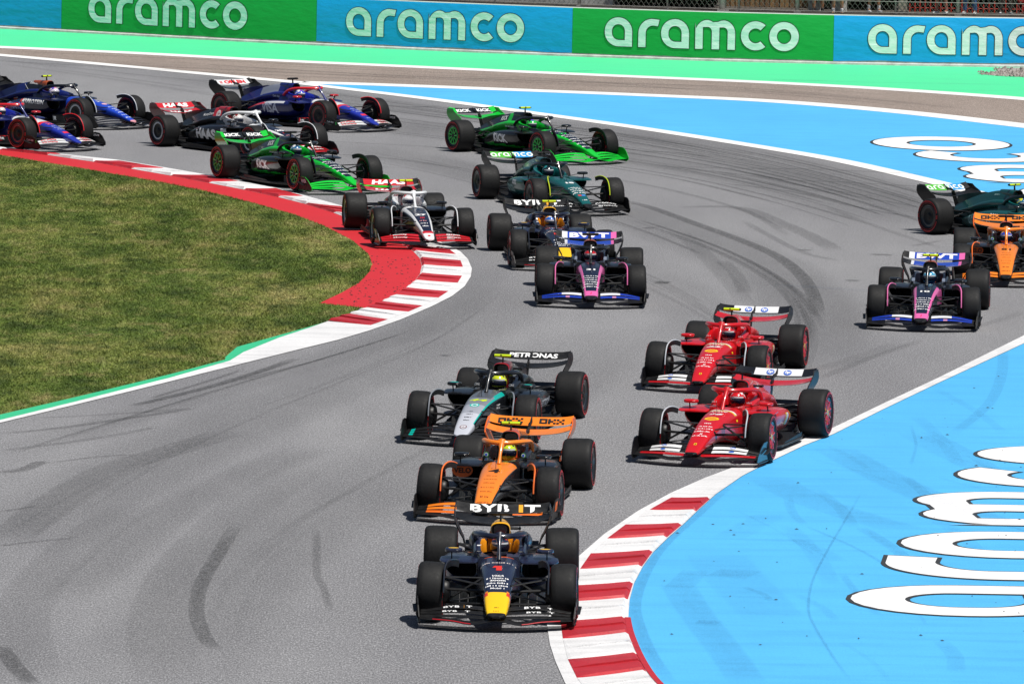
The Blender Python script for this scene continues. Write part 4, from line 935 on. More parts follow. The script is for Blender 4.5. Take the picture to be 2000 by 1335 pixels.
def driver_body():
    def mk():
        mb = MB(); c = mb.cap
        c((-.13, 0, .22), (-.10, 0, .45), .15, .165); c((-.10, -.13, .52), (-.10, .13, .52), .075, .075); c((-.08, 0, .5), (-.05, 0, .60), .07, .06)
        for s in (1, -1):
            c((-.09, s*.175, .52), (.16, s*.185, .42), .055, .045); c((.16, s*.185, .42), (.40, s*.125, .525), .044, .033); c((.40, s*.125, .525), (.455, s*.115, .535), .03, .03)
            for q in range(4):
                z = .565-.022*q; l = (.052, .058, .055, .045)[q]; c((.45, s*.12, z), (.475+l*.3, s*.135, z), .0105, .0105); c((.475+l*.3, s*.135, z), (.48, s*(.135-l*.75), z-.004), .0105, .009)
            c((.44, s*.10, .56), (.462, s*.085, .59), .012, .010)
            c((-.06, s*.09, .22), (.45, s*.12, .30), .085, .065); c((.45, s*.12, .30), (1.0, s*.07, .34), .06, .04); c((1.0, s*.07, .34), (1.04, s*.07, .46), .04, .035)
        return remesh(mb, 'suit_body', .0085, None)
    return cached('driver', mk)
def remesh(mb, name, vox, mats, sm=3):
    me = mb.mesh(name, []); o = bpy.data.objects.new('tmp', me); C.objects.link(o); md = o.modifiers.new('r', 'REMESH'); md.mode = 'VOXEL'; md.voxel_size = vox; md.use_smooth_shade = True
    sm_ = o.modifiers.new('s', 'SMOOTH'); sm_.iterations = sm; sm_.factor = .5
    bpy.context.view_layer.update(); dg = bpy.context.evaluated_depsgraph_get(); r = bpy.data.meshes.new_from_object(o.evaluated_get(dg)); r.name = name; bpy.data.objects.remove(o); bpy.data.meshes.remove(me)
    r.materials.clear()
    for m in (mats or [None]): r.materials.append(m)
    return r
HEL = {}
def helmet(c1, c2, c3):
    def mk():
        sh = MB(); rings = []; cx, cz = -.015, .70
        for k in range(15):
            a = math.pi*(k/14); r = math.sin(a); z = -math.cos(a); ring = []
            for q in range(28):
                b = 2*math.pi*q/28; x = r*math.cos(b)*(.148 if math.cos(b) > 0 else .140); y = r*math.sin(b)*.122; zz = z*.135
                if zz < -.06 and math.cos(b) > .2: x *= 1.06
                ring.append((cx+x, y, cz+zz if zz > -.115 else cz-.115))
            rings.append(ring)
        def hm(i, j, r):
            b = 360*(j+.5)/28; b = min(b, 360-b); 
            if i >= 11: return 1 if b > 40 else 2
            if i <= 4: return 2 if b < 60 else 0
            return 1 if (int(b/24)+i) % 4 == 0 else 0
        sh.loft(rings, (1, 1), hm); vz = MB(); vr = []
        for k in range(6):
            z = -.042+.075*k/5; r = math.sqrt(max(0, 1-(z/.135)**2)); row = []
            for q in range(19): b = R(-78+156*q/18); row.append((cx+(r*.148+.005)*math.cos(b), (r*.122+.005)*math.sin(b), cz+z))
            vr.append(row)
        vz.loft(vr, (0, 0), 0, True, False); vs2 = MB(); vs2.loft([[(cx+(.148*.93+.007)*math.cos(R(-60+120*q/14)), (.122*.93+.007)*math.sin(R(-60+120*q/14)), cz+z) for q in range(15)] for z in (.036, .058)], (0, 0), 0, True, False)
        return sh.mesh('helmet', [paint(c1, .2), paint(c2, .2), paint(c3, .2)]), vz.mesh('visor', [cached('visor', lambda: paint('#15172c', .08, .8))]), vs2.mesh('visor_strip', [decal('#e8e9ee')])
    return cached(('helmet', c1, c2, c3), mk)
def steering_wheel():
    def mk():
        mb = MB(); mb.box((.47, 0, .535), (.03, .2, .11)); 
        for s in (1, -1): mb.tube([(.475, s*.11, .59), (.475, s*.135, .54), (.475, s*.115, .485)], .016, 8)
        mb.tube([(.48, 0, .53), (.75, 0, .50)], .025, 8); return mb.mesh('steering_wheel', [plain('wheel_black', (.012, .012, .013), .6)])
    return cached('steer', mk)

TOPN, TOPU, TOPV = (0, 0, 1), (0, 1, 0), (-1, 0, 0)
def nose_text(D, T, geo, x, h, col, y=0, stretch=1.0, name='nose_marking'):
    if isinstance(geo, Dash): name = 'sponsor_print'
    D.append((name, uv_decal(T['top'], geo, (x, y, .6), TOPU, TOPV, TOPN, h, .003, stretch).mesh(name, [decal(col)])))
def side_text(D, target, geo, c, h, col, s=-1, stretch=1.0, slope=0.0, name='side_lettering', lift=.005):
    if isinstance(geo, Dash): name = 'sponsor_print'
    U = Vector((1, 0, slope)).normalized()*(1 if s < 0 else -1); D.append((name, uv_decal(target, geo, c, U, (0, 0, 1), (0, s, 0), h, lift, stretch).mesh(name, [decal(col)])))
def flap_text(D, T, geo, y, z, h, col, stretch=1.0, target='rear_wing_flap', name='rear_wing_lettering', lift=.006):
    # on the forward, upward face of the rear flap, read from in front
    V = Vector((-.84, 0, .545)); N = Vector((.545, 0, .84)); c = Vector((-2.50, y, z-.034)); D.append((name, uv_decal(T[target], geo, c, (0, 1, 0), V, N, h, lift, stretch).mesh(name, [decal(col)])))
def fw_text(D, T, geo, s, k, y, h, col, stretch=1.0, name='front_wing_lettering', dx=0.0):
    x = 2.84-(0, .18, .28, .37)[k]*(1-.12*(y-.1)/.845)-.040-.30*((y-.1)/.845)**1.6+dx; h = min(h, .062); D.append((name, uv_decal(T['fw%d%d' % (k, s)], geo, (x, s*y, .2), (-.54*s*((y-.1)/.845)**.6, 1, 0), (-1, 0, 0), TOPN, h, .004, stretch).mesh(name, [decal(col)])))
def ring_text(D, T, y): pass
B_ = .02
def decals(team, num, T):
    D = []; tx = text_geo
    W = '#f4f4f4'
    if team == 'rb':
        flap_text(D, T, tx('BYB', .04, 1.12), -.17, .91, .165, W, 1.28); flap_text(D, T, tx('T', .04), .385, .91, .165, W, 1.5); flap_text(D, T, rect_geo(.36, 1.0), .235, .91, .155, '#f5a81c')
        nose_text(D, T, (np.array([(-.46, .10), (-.30, .5), (.26, .5), (.26, -.5), (-.16, -.5), (-.16, .10)]), [[0, 1, 2, 5], [2, 3, 4, 5]]) if num == '1' else tx(num, .05), 1.40, .21 if num == '1' else .15, '#e0352c', stretch=.8 if num == '1' else 1.35); nose_text(D, T, tx('VISA', .02, 1, .3), 1.72, .06, W)
        for q, x in enumerate((1.80, 1.88, 1.96, 2.04, 2.12)): nose_text(D, T, tx('zoom', .03) if q == 1 else (tx('Mobil 1', .02) if q == 4 else dash_geo(q, 2)), x, .045, W)
        nose_text(D, T, dash_geo(9, 3), 1.12, .05, '#e8d8d4'); nose_text(D, T, dash_geo(5, 1), 2.62, .02, '#7a5a10'); nose_text(D, T, dash_geo(6, 1), 2.70, .02, '#7a5a10')
        for s in (1, -1): fw_text(D, T, tx('BYB', .03, 1.1), s, 3, .50-s*.06, .055, W, 1.5); fw_text(D, T, tx('T', .03), s, 3, .50+s*.16, .055, W, 1.5); fw_text(D, T, rect_geo(.3, 1.4), s, 3, .50+s*.09, .05, '#f5a81c'); fw_text(D, T, tx('BYB', .03, 1.1), s, 2, .52-s*.06, .05, W, 1.5); fw_text(D, T, tx('T', .03), s, 2, .52+s*.16, .05, W, 1.5)
        for s in (1, -1): D.append(('headrest_marking', uv_decal(T['headrest'], rect_geo(.9, 1), (.33, s*.265, .70), (0, 1, 0), (0, 0, 1), (1, 0, 0), .05, .004).mesh('headrest_marking', [decal(W)])))
        side_text(D, T['pod-1'], tx('ORACLE', .03), (-.35, -.7, .40), .12, W)
    if team == 'mcl':
        for y in (-.30, .30):
            for a, b in ((-.20, 'ring'), (0, 'K'), (.20, 'X')):
                if b == 'ring':
                    g = (np.array([(-.5, -.5), (.5, -.5), (.5, .5), (-.5, .5), (-.22, -.22), (.22, -.22), (.22, .22), (-.22, .22)]), [[0, 1, 5, 4], [1, 2, 6, 5], [2, 3, 7, 6], [3, 0, 4, 7]])
                else:
                    cells = [(0, 0), (0, 1), (0, 2), (1, 1), (2, 0), (2, 2)] if b == 'K' else [(0, 0), (2, 2), (1, 1), (0, 2), (2, 0)]; v = []; f = []
                    for cx_, cy_ in cells: o = len(v); v += [(cx_/3-.5, cy_/3-.5), (cx_/3-.17, cy_/3-.5), (cx_/3-.17, cy_/3-.17), (cx_/3-.5, cy_/3-.17)]; f.append([o, o+1, o+2, o+3])
                    g = (np.array(v), f)
                flap_text(D, T, g, y+a*.62, .91, .115, '#14100c')
        nose_text(D, T, tx(num, .03), 1.42, .21 if num == '4' else .15, '#15100c', stretch=1.1)
        for q, x in enumerate((1.66, 1.80, 1.94, 2.10, 2.24, 2.40, 2.56)): nose_text(D, T, dash_geo(q+20, 2 if q != 5 else 1), x, .028 if q != 5 else .05, '#8a3a10')
        for s in (1, -1):
            D.append(('sidepod_marking', uv_decal(None, tx('VELO', .03), (.515, s*.575, .485), (0, 1, 0), (0, 0, 1), (1, 0, 0), .075, .004).mesh('sidepod_marking', [decal('#1a0f0a')])))
            D.append(('sidepod_marking', uv_decal(None, (disc_geo(20)[0]*np.array([1.5, 1.0]), disc_geo(20)[1]), (.512, s*.575, .485), (0, 1, 0), (0, 0, 1), (1, 0, 0), .20, .002).mesh('sidepod_marking', [decal('#ef6a22')])))
            for r_, c_ in ((.5, '#2a9a4a'), (.36, '#f0f0f0'), (.24, '#2f6ad0')): D.append(('headrest_marking', uv_decal(None, disc_geo(16, r_), (.353+.001*(.5-r_)*20, s*.262, .70), (0, 1, 0), (0, 0, 1), (1, 0, 0), .075, .0).mesh('headrest_marking', [decal(c_)])))
        D.append(('endplate_marking', uv_decal(T['ep-1'], rect_geo(.18, .13), (2.3, -1.0, .24), (1, 0, 0), (0, 0, 1), (0, -1, 0), 1, .004).mesh('endplate_marking', [decal('#ff7a2c')])))
        D.append(('endplate_marking', uv_decal(T['ep1'], rect_geo(.18, .13), (2.3, 1.0, .24), (1, 0, 0), (0, 0, 1), (0, 1, 0), 1, .004).mesh('endplate_marking', [decal('#ff7a2c')])))
    if team == 'merc':
        flap_text(D, T, tx('PETRONAS', .035), .03, .91, .115, W, 1.05)
        for s in (1, -1): flap_text(D, T, rect_geo(.35, 2.0), s*.555, .91, .11, '#00c3b4')
        nose_text(D, T, tx(num, .03, 1, .2), 1.52, .12, '#c8e02a', stretch=1.6); nose_text(D, T, disc_geo(20, .5), 1.78, .15, '#00c3b4'); nose_text(D, T, disc_geo(20, .36), 1.78, .15, '#d8dce0'); nose_text(D, T, fan_geo(), 1.78, .07, '#00a89c')
        for q, x in enumerate((2.04, 2.14, 2.26, 2.36)): nose_text(D, T, dash_geo(q+31, 1), x, .035, '#2a2c32')
        nose_text(D, T, disc_geo(20, .5), 2.58, .11, '#6a3038'); nose_text(D, T, disc_geo(20, .4), 2.58, .11, '#d4d6dc'); nose_text(D, T, rect_geo(1.0, .14), 2.58, .08, '#6a3038'); nose_text(D, T, rect_geo(.14, 1.0), 2.585, .05, '#6a3038')
        for s in (1, -1): side_text(D, T['chassis'], tx('AMG', .03), (1.18, s*.3, .46), .07, W, s); side_text(D, T['pod%d' % s], tx('PETRONAS', .03), (-.15, s*.8, .42), .12, '#c4ccd6', s); D.append(('headrest_marking', uv_decal(None, tx('CRE', .02), (.353, s*.268, .70), (0, 1, 0), (0, 0, 1), (1, 0, 0), .035, .002).mesh('headrest_marking', [decal(W)])))
    if team == 'fer':
        for y in (-.10, .17): flap_text(D, T, disc_geo(24, .5), y, .91, .125, '#3a6ac8'); flap_text(D, T, tx('hp', .03, .9, .25), y, .915, .085, W, 1.0, lift=.009)
        nose_text(D, T, tx('VGW', .04), 1.12, .06, W, stretch=1.35); nose_text(D, T, tx(num, .05, 1, .35), 1.30, .09, W, stretch=1.9); nose_text(D, T, fan_geo(), 1.58, .19, '#f6c51c', stretch=1.15)
        nose_text(D, T, fan_geo(), 1.58, .13, '#e08a1c', stretch=1.15)
        for q, (x, h_) in enumerate(((1.80, .04), (1.93, .035), (2.02, .035), (2.12, .04), (2.28, .035))): nose_text(D, T, dash_geo(q+50, 2 if q else 1), x, h_, W)
        nose_text(D, T, wing_geo(2), 2.22, .05, W); nose_text(D, T, rect_geo(.8, 1.1), 2.55, .05, '#f0c419'); nose_text(D, T, rect_geo(.4, .6), 2.55, .05, '#2a1a10')
        for s in (1, -1):
            fw_text(D, T, disc_geo(20, .5), s, 3, .52, .075, '#3a6ac8', 1.3); fw_text(D, T, tx('hp', .03), s, 3, .52, .05, W, 1.2, dx=.001); fw_text(D, T, disc_geo(20, .5), s, 2, .52, .07, '#3a6ac8', 1.3)
            side_text(D, T['top'], rect_geo(.8, 1.2), (1.0, s*.3, .53), .085, '#f2c41a', s); side_text(D, T['pod%d' % s], fan_geo(), (-.52, s*.8, .40), .26, '#f0a41c', s); side_text(D, T['pod%d' % s], dash_geo(3, 2), (-.75, s*.8, .4), .05, W, s)
            side_text(D, T['engine_cover'], rect_geo(3, .35), (-.75, s*.3, .82), .14, '#e6e6ea', s); side_text(D, T['engine_cover'], disc_geo(16), (-.62, s*.3, .82), .11, '#3a6ac8', s, lift=.008)
            D.append(('headrest_marking', uv_decal(None, dash_geo(8, 1), (.353, s*.268, .70), (0, 1, 0), (0, 0, 1), (1, 0, 0), .03, .002).mesh('headrest_marking', [decal(W)])))
    if team == 'alp':
        flap_text(D, T, tx('BWT', .05, 1.05), .0, .91, .15, '#eeeaf4', 1.7)
        nose_text(D, T, tx(num, .04), 1.46, .115, W, stretch=1.35)
        for q, x in enumerate((1.86, 1.96, 2.06, 2.16, 2.26, 2.36)): nose_text(D, T, dash_geo(q+70, 2), x, .042, W)
        nose_text(D, T, wing_geo(1), 2.62, .07, '#e8284a')
        for s in (1, -1): D.append(('headrest_marking', uv_decal(None, rect_geo(1, 1.1), (.353, s*.268, .70), (0, 1, 0), (0, 0, 1), (1, 0, 0), .055, .002).mesh('headrest_marking', [decal('#c8d4ec')]))); side_text(D, T['pod%d' % s], tx('BWT', .03), (-.3, s*.8, .42), .14, W, s)
    if team == 'haas':
        flap_text(D, T, tx('HAAS', .055, 1.0, .15), 0, .91, .15, W, 1.45)
        D.append(('rear_wing_lettering', uv_decal(T['rear_wing_plane'], tx('HAAS', .05, 1.0, .15), (-2.25, 0, .8), (0, 1, 0), (-1, 0, .1), (0, 0, 1), .13, .006, 1.5).mesh('rear_wing_lettering', [decal(W)])))
        nose_text(D, T, tx(num, .05), 1.62, .12, W, stretch=1.45); nose_text(D, T, wing_geo(3), 1.82, .08, '#d8242e')
        for q, x in enumerate((1.98, 2.12, 2.26)): nose_text(D, T, dash_geo(q+90, 1), x, .05, W if q != 0 else '#e8a0a4')
        nose_text(D, T, disc_geo(), 2.68, .06, '#d8242e')
        for s in (1, -1):
            for k in (2, 3): fw_text(D, T, tx('Money' if s < 0 else 'Gram', .03), s, k, .52, .075, W, 1.5)
        side_text(D, T['pod-1'], tx('HAAS', .05, .95, .2), (-.32, -.8, .385), .25, W, -1, 1.15); side_text(D, T['pod1'], tx('HAAS', .05, .95, .2), (-.32, .8, .385), .25, W, 1, 1.15)
        side_text(D, T['engine_cover'], tx('MoneyGram', .02), (-1.02, -.3, .76), .085, W, -1, 1.0, .16); side_text(D, T['engine_cover'], tx(num, .04, 1, .3), (-1.55, -.3, .50), .11, W, -1, 1.3)
        side_text(D, T['engine_cover'], disc_geo(20, .5, .34), (-.58, -.3, .80), .17, W, -1); side_text(D, T['engine_cover'], tx('G', .04), (-.58, -.3, .80), .10, W, -1)
        D.append(('endplate_marking', uv_decal(T['ep-1'], rect_geo(.2, .2), (2.28, -1.0, .22), (1, 0, 0), (0, 0, 1), (0, -1, 0), 1, .004).mesh('endplate_marking', [decal('#d4d8dc')])))
    if team == 'sau':
        for y in (-.27, .27): flap_text(D, T, tx('KICK', .05, 1.05), y, .91, .11, W, 1.1)
        for q, x in enumerate((1.02, 1.12, 1.52, 1.64, 1.82, 1.95, 2.12, 2.30)): nose_text(D, T, dash_geo(q+110, 2), x, .05, W)
        nose_text(D, T, tx(num, .04), 1.36, .12, '#2fe05a', stretch=1.3)
        for s in (1, -1): side_text(D, T['pod%d' % s], tx('KICK', .05, 1.05), (-.22, s*.8, .42), .19, W, s, 1.05); side_text(D, T['engine_cover'], tx('KICK', .04, 1.05), (-1.0, s*.3, .80), .10, W, s, 1.0, .14); side_text(D, T['ep%d' % s], tx('KICK', .04), (2.28, s*1.0, .25), .07, W, s); side_text(D, T['shoulder_fairing'] if s > 0 else None, dash_geo(2, 3), (-.35, s*.36, .66), .04, W, s)
    if team == 'ast':
        g = aramco_geo(0.0); g = (g[0]-np.array([g[0][:, 0].max()/2, .5]), g[1]); flap_text(D, T, g, 0, .91, .135, '#eef4ee', 1.08)
        nose_text(D, T, tx(num, .05), 1.48, .12, W, stretch=1.35)
        for q, x in enumerate((1.84, 1.94, 2.04, 2.14)): nose_text(D, T, dash_geo(q+130, 2), x, .045, W)
        nose_text(D, T, rect_geo(1, 1), 2.28, .07, '#c8484a', -.04); nose_text(D, T, rect_geo(1, 1), 2.28, .07, '#4a86d8', .04); nose_text(D, T, dash_geo(4, 1), 2.5, .04, W)
        for s in (1, -1):
            g = aramco_geo(0.0); g = (g[0]-np.array([g[0][:, 0].max()/2, .5]), g[1])
            side_text(D, T['pod%d' % s], g, (-.62, s*.8, .35), .16, '#9fc4c4', s, .9); side_text(D, T['pod%d' % s], tx('BOSS', .04), (.0, s*.8, .50), .09, W, s); fw_text(D, T, g, s, 3, .50, .06, W, 1.3); fw_text(D, T, g, s, 2, .52, .055, W, 1.3)
            side_text(D, T['engine_cover'], dash_geo(5, 2), (-.7, s*.3, .86), .03, '#9fc4c4', s, 1, .1); side_text(D, T['engine_cover'], tx(num, .04, 1, .3), (-1.5, s*.3, .50), .10, W, s, 1.2)
    if team == 'wil':
        side_text(D, T['pod-1'], tx('MYPROTEIN', .03, 1.05, .15), (.02, -.8, .52), .10, W, -1, 1.05); side_text(D, T['pod-1'], tx('M', .05), (-.40, -.8, .52), .09, '#e0402c', -1); side_text(D, T['pod-1'], tx('KOMATSU', .04), (-.72, -.8, .385), .15, '#a9bce8', -1)
        side_text(D, T['engine_cover'], tx('DURACELL', .03), (-.62, -.3, .90), .05, W, -1, 1.0); side_text(D, T['engine_cover'], rect_geo(4.2, .12), (-.86, -.3, .80), .09, W, -1, 1.0, -.55)
        side_text(D, T['engine_cover'], disc_geo(20, .5), (-1.12, -.3, .55), .18, '#e0562c', -1); side_text(D, T['engine_cover'], rect_geo(1, .38), (-1.12, -.3, .55), .17, '#dfe6f2', -1, lift=.008); side_text(D, T['engine_cover'], tx('Gulf', .03), (-1.12, -.3, .55), .05, '#1c2c66', -1, lift=.010)
        side_text(D, T['floor'], tx('KEEPER', .03), (.52, -.8, .16), .09, '#c8ccd2', -1); side_text(D, T['floor'], disc_geo(), (.24, -.8, .16), .10, '#c07a1c', -1)
        for q, x in enumerate((1.98, 2.10, 2.20, 2.32, 2.46, 2.60)): nose_text(D, T, dash_geo(q+150, 1), x, .05, '#c8d8ff')
        nose_text(D, T, (disc_geo()[0]*np.array([1.4, 1]), disc_geo()[1]), 1.76, .11, '#e8b4bc'); nose_text(D, T, tx(num, .04), 1.52, .1, W)
    if team == 'vrb':
        flap_text(D, T, tx('ORLEN', .05), .06, .91, .13, '#d8202c', 1.25); flap_text(D, T, wing_geo(2), -.36, .91, .10, '#d8202c')
        for s in (1, -1):
            side_text(D, T['pod%d' % s], tx('VISA', .03, 1, .2), (-.30, s*.8, .415), .235, '#c6cbe0', s, 1.05); side_text(D, T['shoulder_fairing'] if s > 0 else None, tx('Cash App', .02), (-.45, s*.36, .665), .06, W, s); fw_text(D, T, tx('HUGO', .05), s, 3, .52, .075, '#d8202c', 1.5); fw_text(D, T, tx('HUGO', .05), s, 2, .54, .065, '#d8202c', 1.5)
            side_text(D, T['ep%d' % s], tx('Cash App', .02), (2.26, s*1.0, .24), .055, W, s); side_text(D, T['ep%d' % s], rect_geo(.8, 1.1), (2.46, s*1.0, .22), .06, '#1fb84a', s); side_text(D, T['ep%d' % -s], tx('EPICOR', .02), (2.26, -s*.9, .28), .045, W, s, 1.0, 0, lift=.012)
            side_text(D, T['floor'], rect_geo(1.7, 1), (.75, s*.7, .17), .11, '#d8202c', s); side_text(D, T['floor'], tx('RBL', .03), (.75, s*.7, .17), .05, W, s, lift=.01)
        nose_text(D, T, tx(num, .04), 1.75, .10, '#e8526a', stretch=1.4)
        for q, x in enumerate((1.92, 2.02, 2.12)): nose_text(D, T, dash_geo(q+170, 1), x, .05, '#aab4f0')
        nose_text(D, T, rect_geo(1.6, 1), 2.32, .09, '#e03048'); nose_text(D, T, dash_geo(2, 1), 2.5, .04, '#aab4f0')
    return D

TEAMP = {}
def build_car(team, num, x, y, yaw, steer, label, cam_yellow, hel, dlabel, z=0.0, roll=0.0):
    L = LIV[team]
    if team not in TEAMP: TEAMP[team] = team_parts(team)
    P, T = TEAMP[team]
    root = empty('race_car', (x, y, z), R(yaw)-math.pi/2); root.rotation_euler.x = roll
    tag(root, label, 'race car', 'race cars running through the corner')
    for name, me, subs in P:
        o = ob(name, me, root)
        for sn, sme, _ in subs: ob(sn, sme, o)
    for me in arms(): ob('suspension_arm', me, root)
    ob('camera_bar', camera_bar(cam_yellow), root); ob('steering_wheel', steering_wheel(), root)
    style = 'spoke' if team in ('sau', 'fer') else 'disc'; hubc = {'fer': '#c9a23a', 'sau': '#16171a', 'haas': '#1a1a1e', 'mcl': '#2a4a9a'}.get(team, '#131316')
    for ax, cx, wd, cy in (('f', 1.8, .33, .83), ('r', -1.8, .43, .785)):
        for s in (1, -1):
            rim = cached(('rim', wd, s, style), lambda: autosmooth(rim_mb(wd, s, style).mesh('wheel', [None]*4), 50)); ty = cached(('tyre', wd), lambda: autosmooth(tyre_mb(wd).mesh('tyre', [rubber()]), 60))
            bd = cached(('band', wd, s), lambda: band_mb(wd, s).mesh('sidewall_band', [decal('#d8182a')])); bd2 = cached(('band', wd, -s), lambda: band_mb(wd, -s).mesh('sidewall_band', [decal('#d8182a')]))
            wh = ob('wheel', rim, root, [paint('#17171a'), paint(L['rim1']), paint(hubc) if team in ('fer',) else carbon(), carbon()], (cx, s*cy, .36))
            wh.rotation_euler = (R(-2.2)*-s if ax == 'f' else R(-1)*-s, 0, R(steer) if ax == 'f' else 0); wh.rotation_euler.y = 0
            wh.rotation_mode = 'XYZ'
            ob('tyre', ty, wh); ob('sidewall_band', bd, wh); ob('sidewall_band', bd2, wh)
            if ax == 'f':
                dm, em = deflector(s, L['trim']); d = ob('wheel_deflector', dm, root, None, (cx, s*cy, .36)); d.rotation_euler.z = R(steer); ob('deflector_edge', em, d)
            bk = cached(('brake', s, ax), lambda: MB().lathe([(-s*.235, 0), (-s*.235, .13), (-s*.225, .145), (-s*.12, .16), (-s*.10, .12), (-s*.10, 0)], 24).mesh('brake_duct', [carbon()])); b = ob('brake_duct', bk, root, None, (cx, s*cy, .36))
    dc = cached(('dec', team, num), lambda: decals(team, num, T))
    for name, me in dc:
        o = ob(name, me, root)
        if name == 'sponsor_print': o['kind'] = 'stuff'
    # the driver
    dr = empty('person', (x, y, z), R(yaw)-math.pi/2); dr.rotation_euler.x = roll; tag(dr, dlabel, 'person', 'drivers in their cars')
    ob('body', driver_body(), dr, [plain('suit_'+team, {'rb': '#1a2040', 'mcl': '#d86a1c', 'merc': '#1a1a1e', 'fer': '#b8121c', 'alp': '#20264a', 'haas': '#d8d8da', 'sau': '#14161a', 'ast': '#0b4a4a', 'wil': '#16226a', 'vrb': '#d8dade'}[team], .8)])
    h = helmet(*hel); ho = ob('helmet', h[0], dr); ob('visor', h[1], ho); ob('visor_strip', h[2], ho)
    return root
#   team, number, x, y, yaw, steer, label, yellow camera bar, helmet colours, driver label
CARS = [
 ('rb', '1', -.11, 94.21, -.6, -2.6, 'navy race car with yellow nose tip and red number 1, leading the field', 0, ('#20263f', '#d84a2a', '#e8e8ea'), 'driver in navy and red helmet seated in the leading navy car numbered 1'),
 ('mcl', '4', -.03, 104.75, -7.5, .3, 'orange-nosed black race car numbered 4 right behind the leading navy car', 1, ('#c8e024', '#26361a', '#d8ec3a'), 'driver in lime helmet seated in the orange-nosed car numbered 4'),
 ('merc', '44', -.19, 114.06, -11.6, 3.1, 'black race car with silver nose and teal stripes, number 44', 1, ('#d6e424', '#3a3a20', '#1c1c22'), 'driver in yellow and black helmet seated in the silver-nosed teal-striped car'),
 ('fer', '55', 3.54, 122.14, -11.5, -.2, 'red race car numbered 55 with yellow camera bar and white rear flap', 1, ('#c81a22', '#1a1a20', '#e8e8ea'), 'driver in dark red helmet seated in the red car numbered 55'),
 ('fer', '16', 3.40, 111.95, -15.5, 2.6, 'red race car numbered 16 with black camera bar beside the blue run-off', 0, ('#d81a22', '#e8e8ea', '#d01820'), 'driver in bright red helmet seated in the red car numbered 16'),
 ('rb', '11', .70, 143.33, 6.4, -1.3, 'navy race car numbered 11 with yellow camera bar half hidden behind the pink-edged car', 1, ('#2a6ac8', '#e8a02a', '#e8e8ea'), 'driver in light blue helmet seated in the navy car numbered 11'),
 ('alp', '31', 1.40, 136.09, 0.0, .7, 'black race car with pink-edged nose numbered 31 and black camera bar', 0, ('#c8242c', '#1a1a24', '#e0e0e4'), 'driver in red helmet seated in the pink-edged car numbered 31'),
 ('alp', '10', 7.41, 132.86, -6.1, 4.4, 'black race car with pink-edged nose numbered 10 and yellow camera bar', 1, ('#3aa0c8', '#e8eef2', '#2a5a9a'), 'driver in pale blue helmet seated in the pink-edged car numbered 10'),
 ('mcl', '81', 9.33, 141.58, -3.5, 1.9, 'orange-nosed black race car numbered 81 behind the pink-edged car numbered 10', 0, ('#2a4ac0', '#e8b02a', '#e0442a'), 'driver in blue helmet seated in the orange-nosed car numbered 81'),
 ('ast', '14', 10.16, 149.32, 35.0, 0, 'dark green race car with yellow camera bar behind the orange-nosed car 81', 1, ('#2a6a8a', '#d8d82a', '#1a3a9a'), 'driver in blue and yellow helmet in the dark green car behind car 81'),
 ('haas', '27', -2.10, 147.48, 9.9, -.5, 'white, navy and red race car numbered 27 riding over the red apron', 1, ('#e8e8ea', '#c8242c', '#d0d2d6'), 'driver in white and red helmet seated in the car numbered 27'),
 ('sau', '77', .36, 169.39, 32.1, -.4, 'green and black race car with yellow camera bar beside the blue run-off', 1, ('#2fc84a', '#1a1a22', '#6a4ac0'), 'driver in green helmet in the green car with the yellow camera bar'),
 ('ast', '18', .69, 155.84, 17.7, -.8, 'dark green race car numbered 18 with black camera bar', 0, ('#1a2a30', '#2a8a90', '#101418'), 'driver in black and teal helmet seated in the dark green car numbered 18'),
 ('wil', '2', -10.96, 177.66, 45.7, .2, 'blue and navy race car with copper air intake and yellow camera bar', 1, ('#e8dce8', '#5a4ab0', '#d88aa8'), 'driver in white and violet helmet seated in the car with the copper intake'),
 ('vrb', '22', -11.74, 170.51, 43.2, -.2, 'blue and white race car with red halo overlapping the car with the copper intake', 0, ('#e8e0dc', '#d85a2a', '#c82a3a'), 'driver in white and orange helmet in the blue car beside the copper-intake car'),
 ('vrb', '3', -5.14, 178.17, 42.1, .5, 'blue race car with red halo behind the white-haloed car, clear of the kerb', 0, ('#3a5ac8', '#e8e8ea', '#8a3ac0'), 'driver in blue and white helmet in the red-haloed car clear of the kerb'),
 ('haas', '20', -6.29, 169.63, 37.3, 0, 'black race car with white halo and large white side lettering', 0, ('#e4e2de', '#8a2a2a', '#c8c4bc'), 'driver in cream helmet seated in the car with large white side lettering'),
 ('sau', '24', -4.69, 160.17, 29.0, -1.1, 'green and black race car with black camera bar riding the striped kerb', 0, ('#2a6a9a', '#e8e8ea', '#20303a'), 'driver in blue-grey helmet in the green car riding the striped kerb'),
]
for c in CARS:
    z = .028 if c[1] in ('27', '24') else (.03 if c[1] == '22' else (.02 if c[1] in ('1', '16') else .002))
    build_car(*c, z=z)

# ================================================================== BEHIND THE WALL: fence, people, planting
def on_terrace(x, back): s = s_of_x(x); return wpt(s, TZ+.012, -back), s
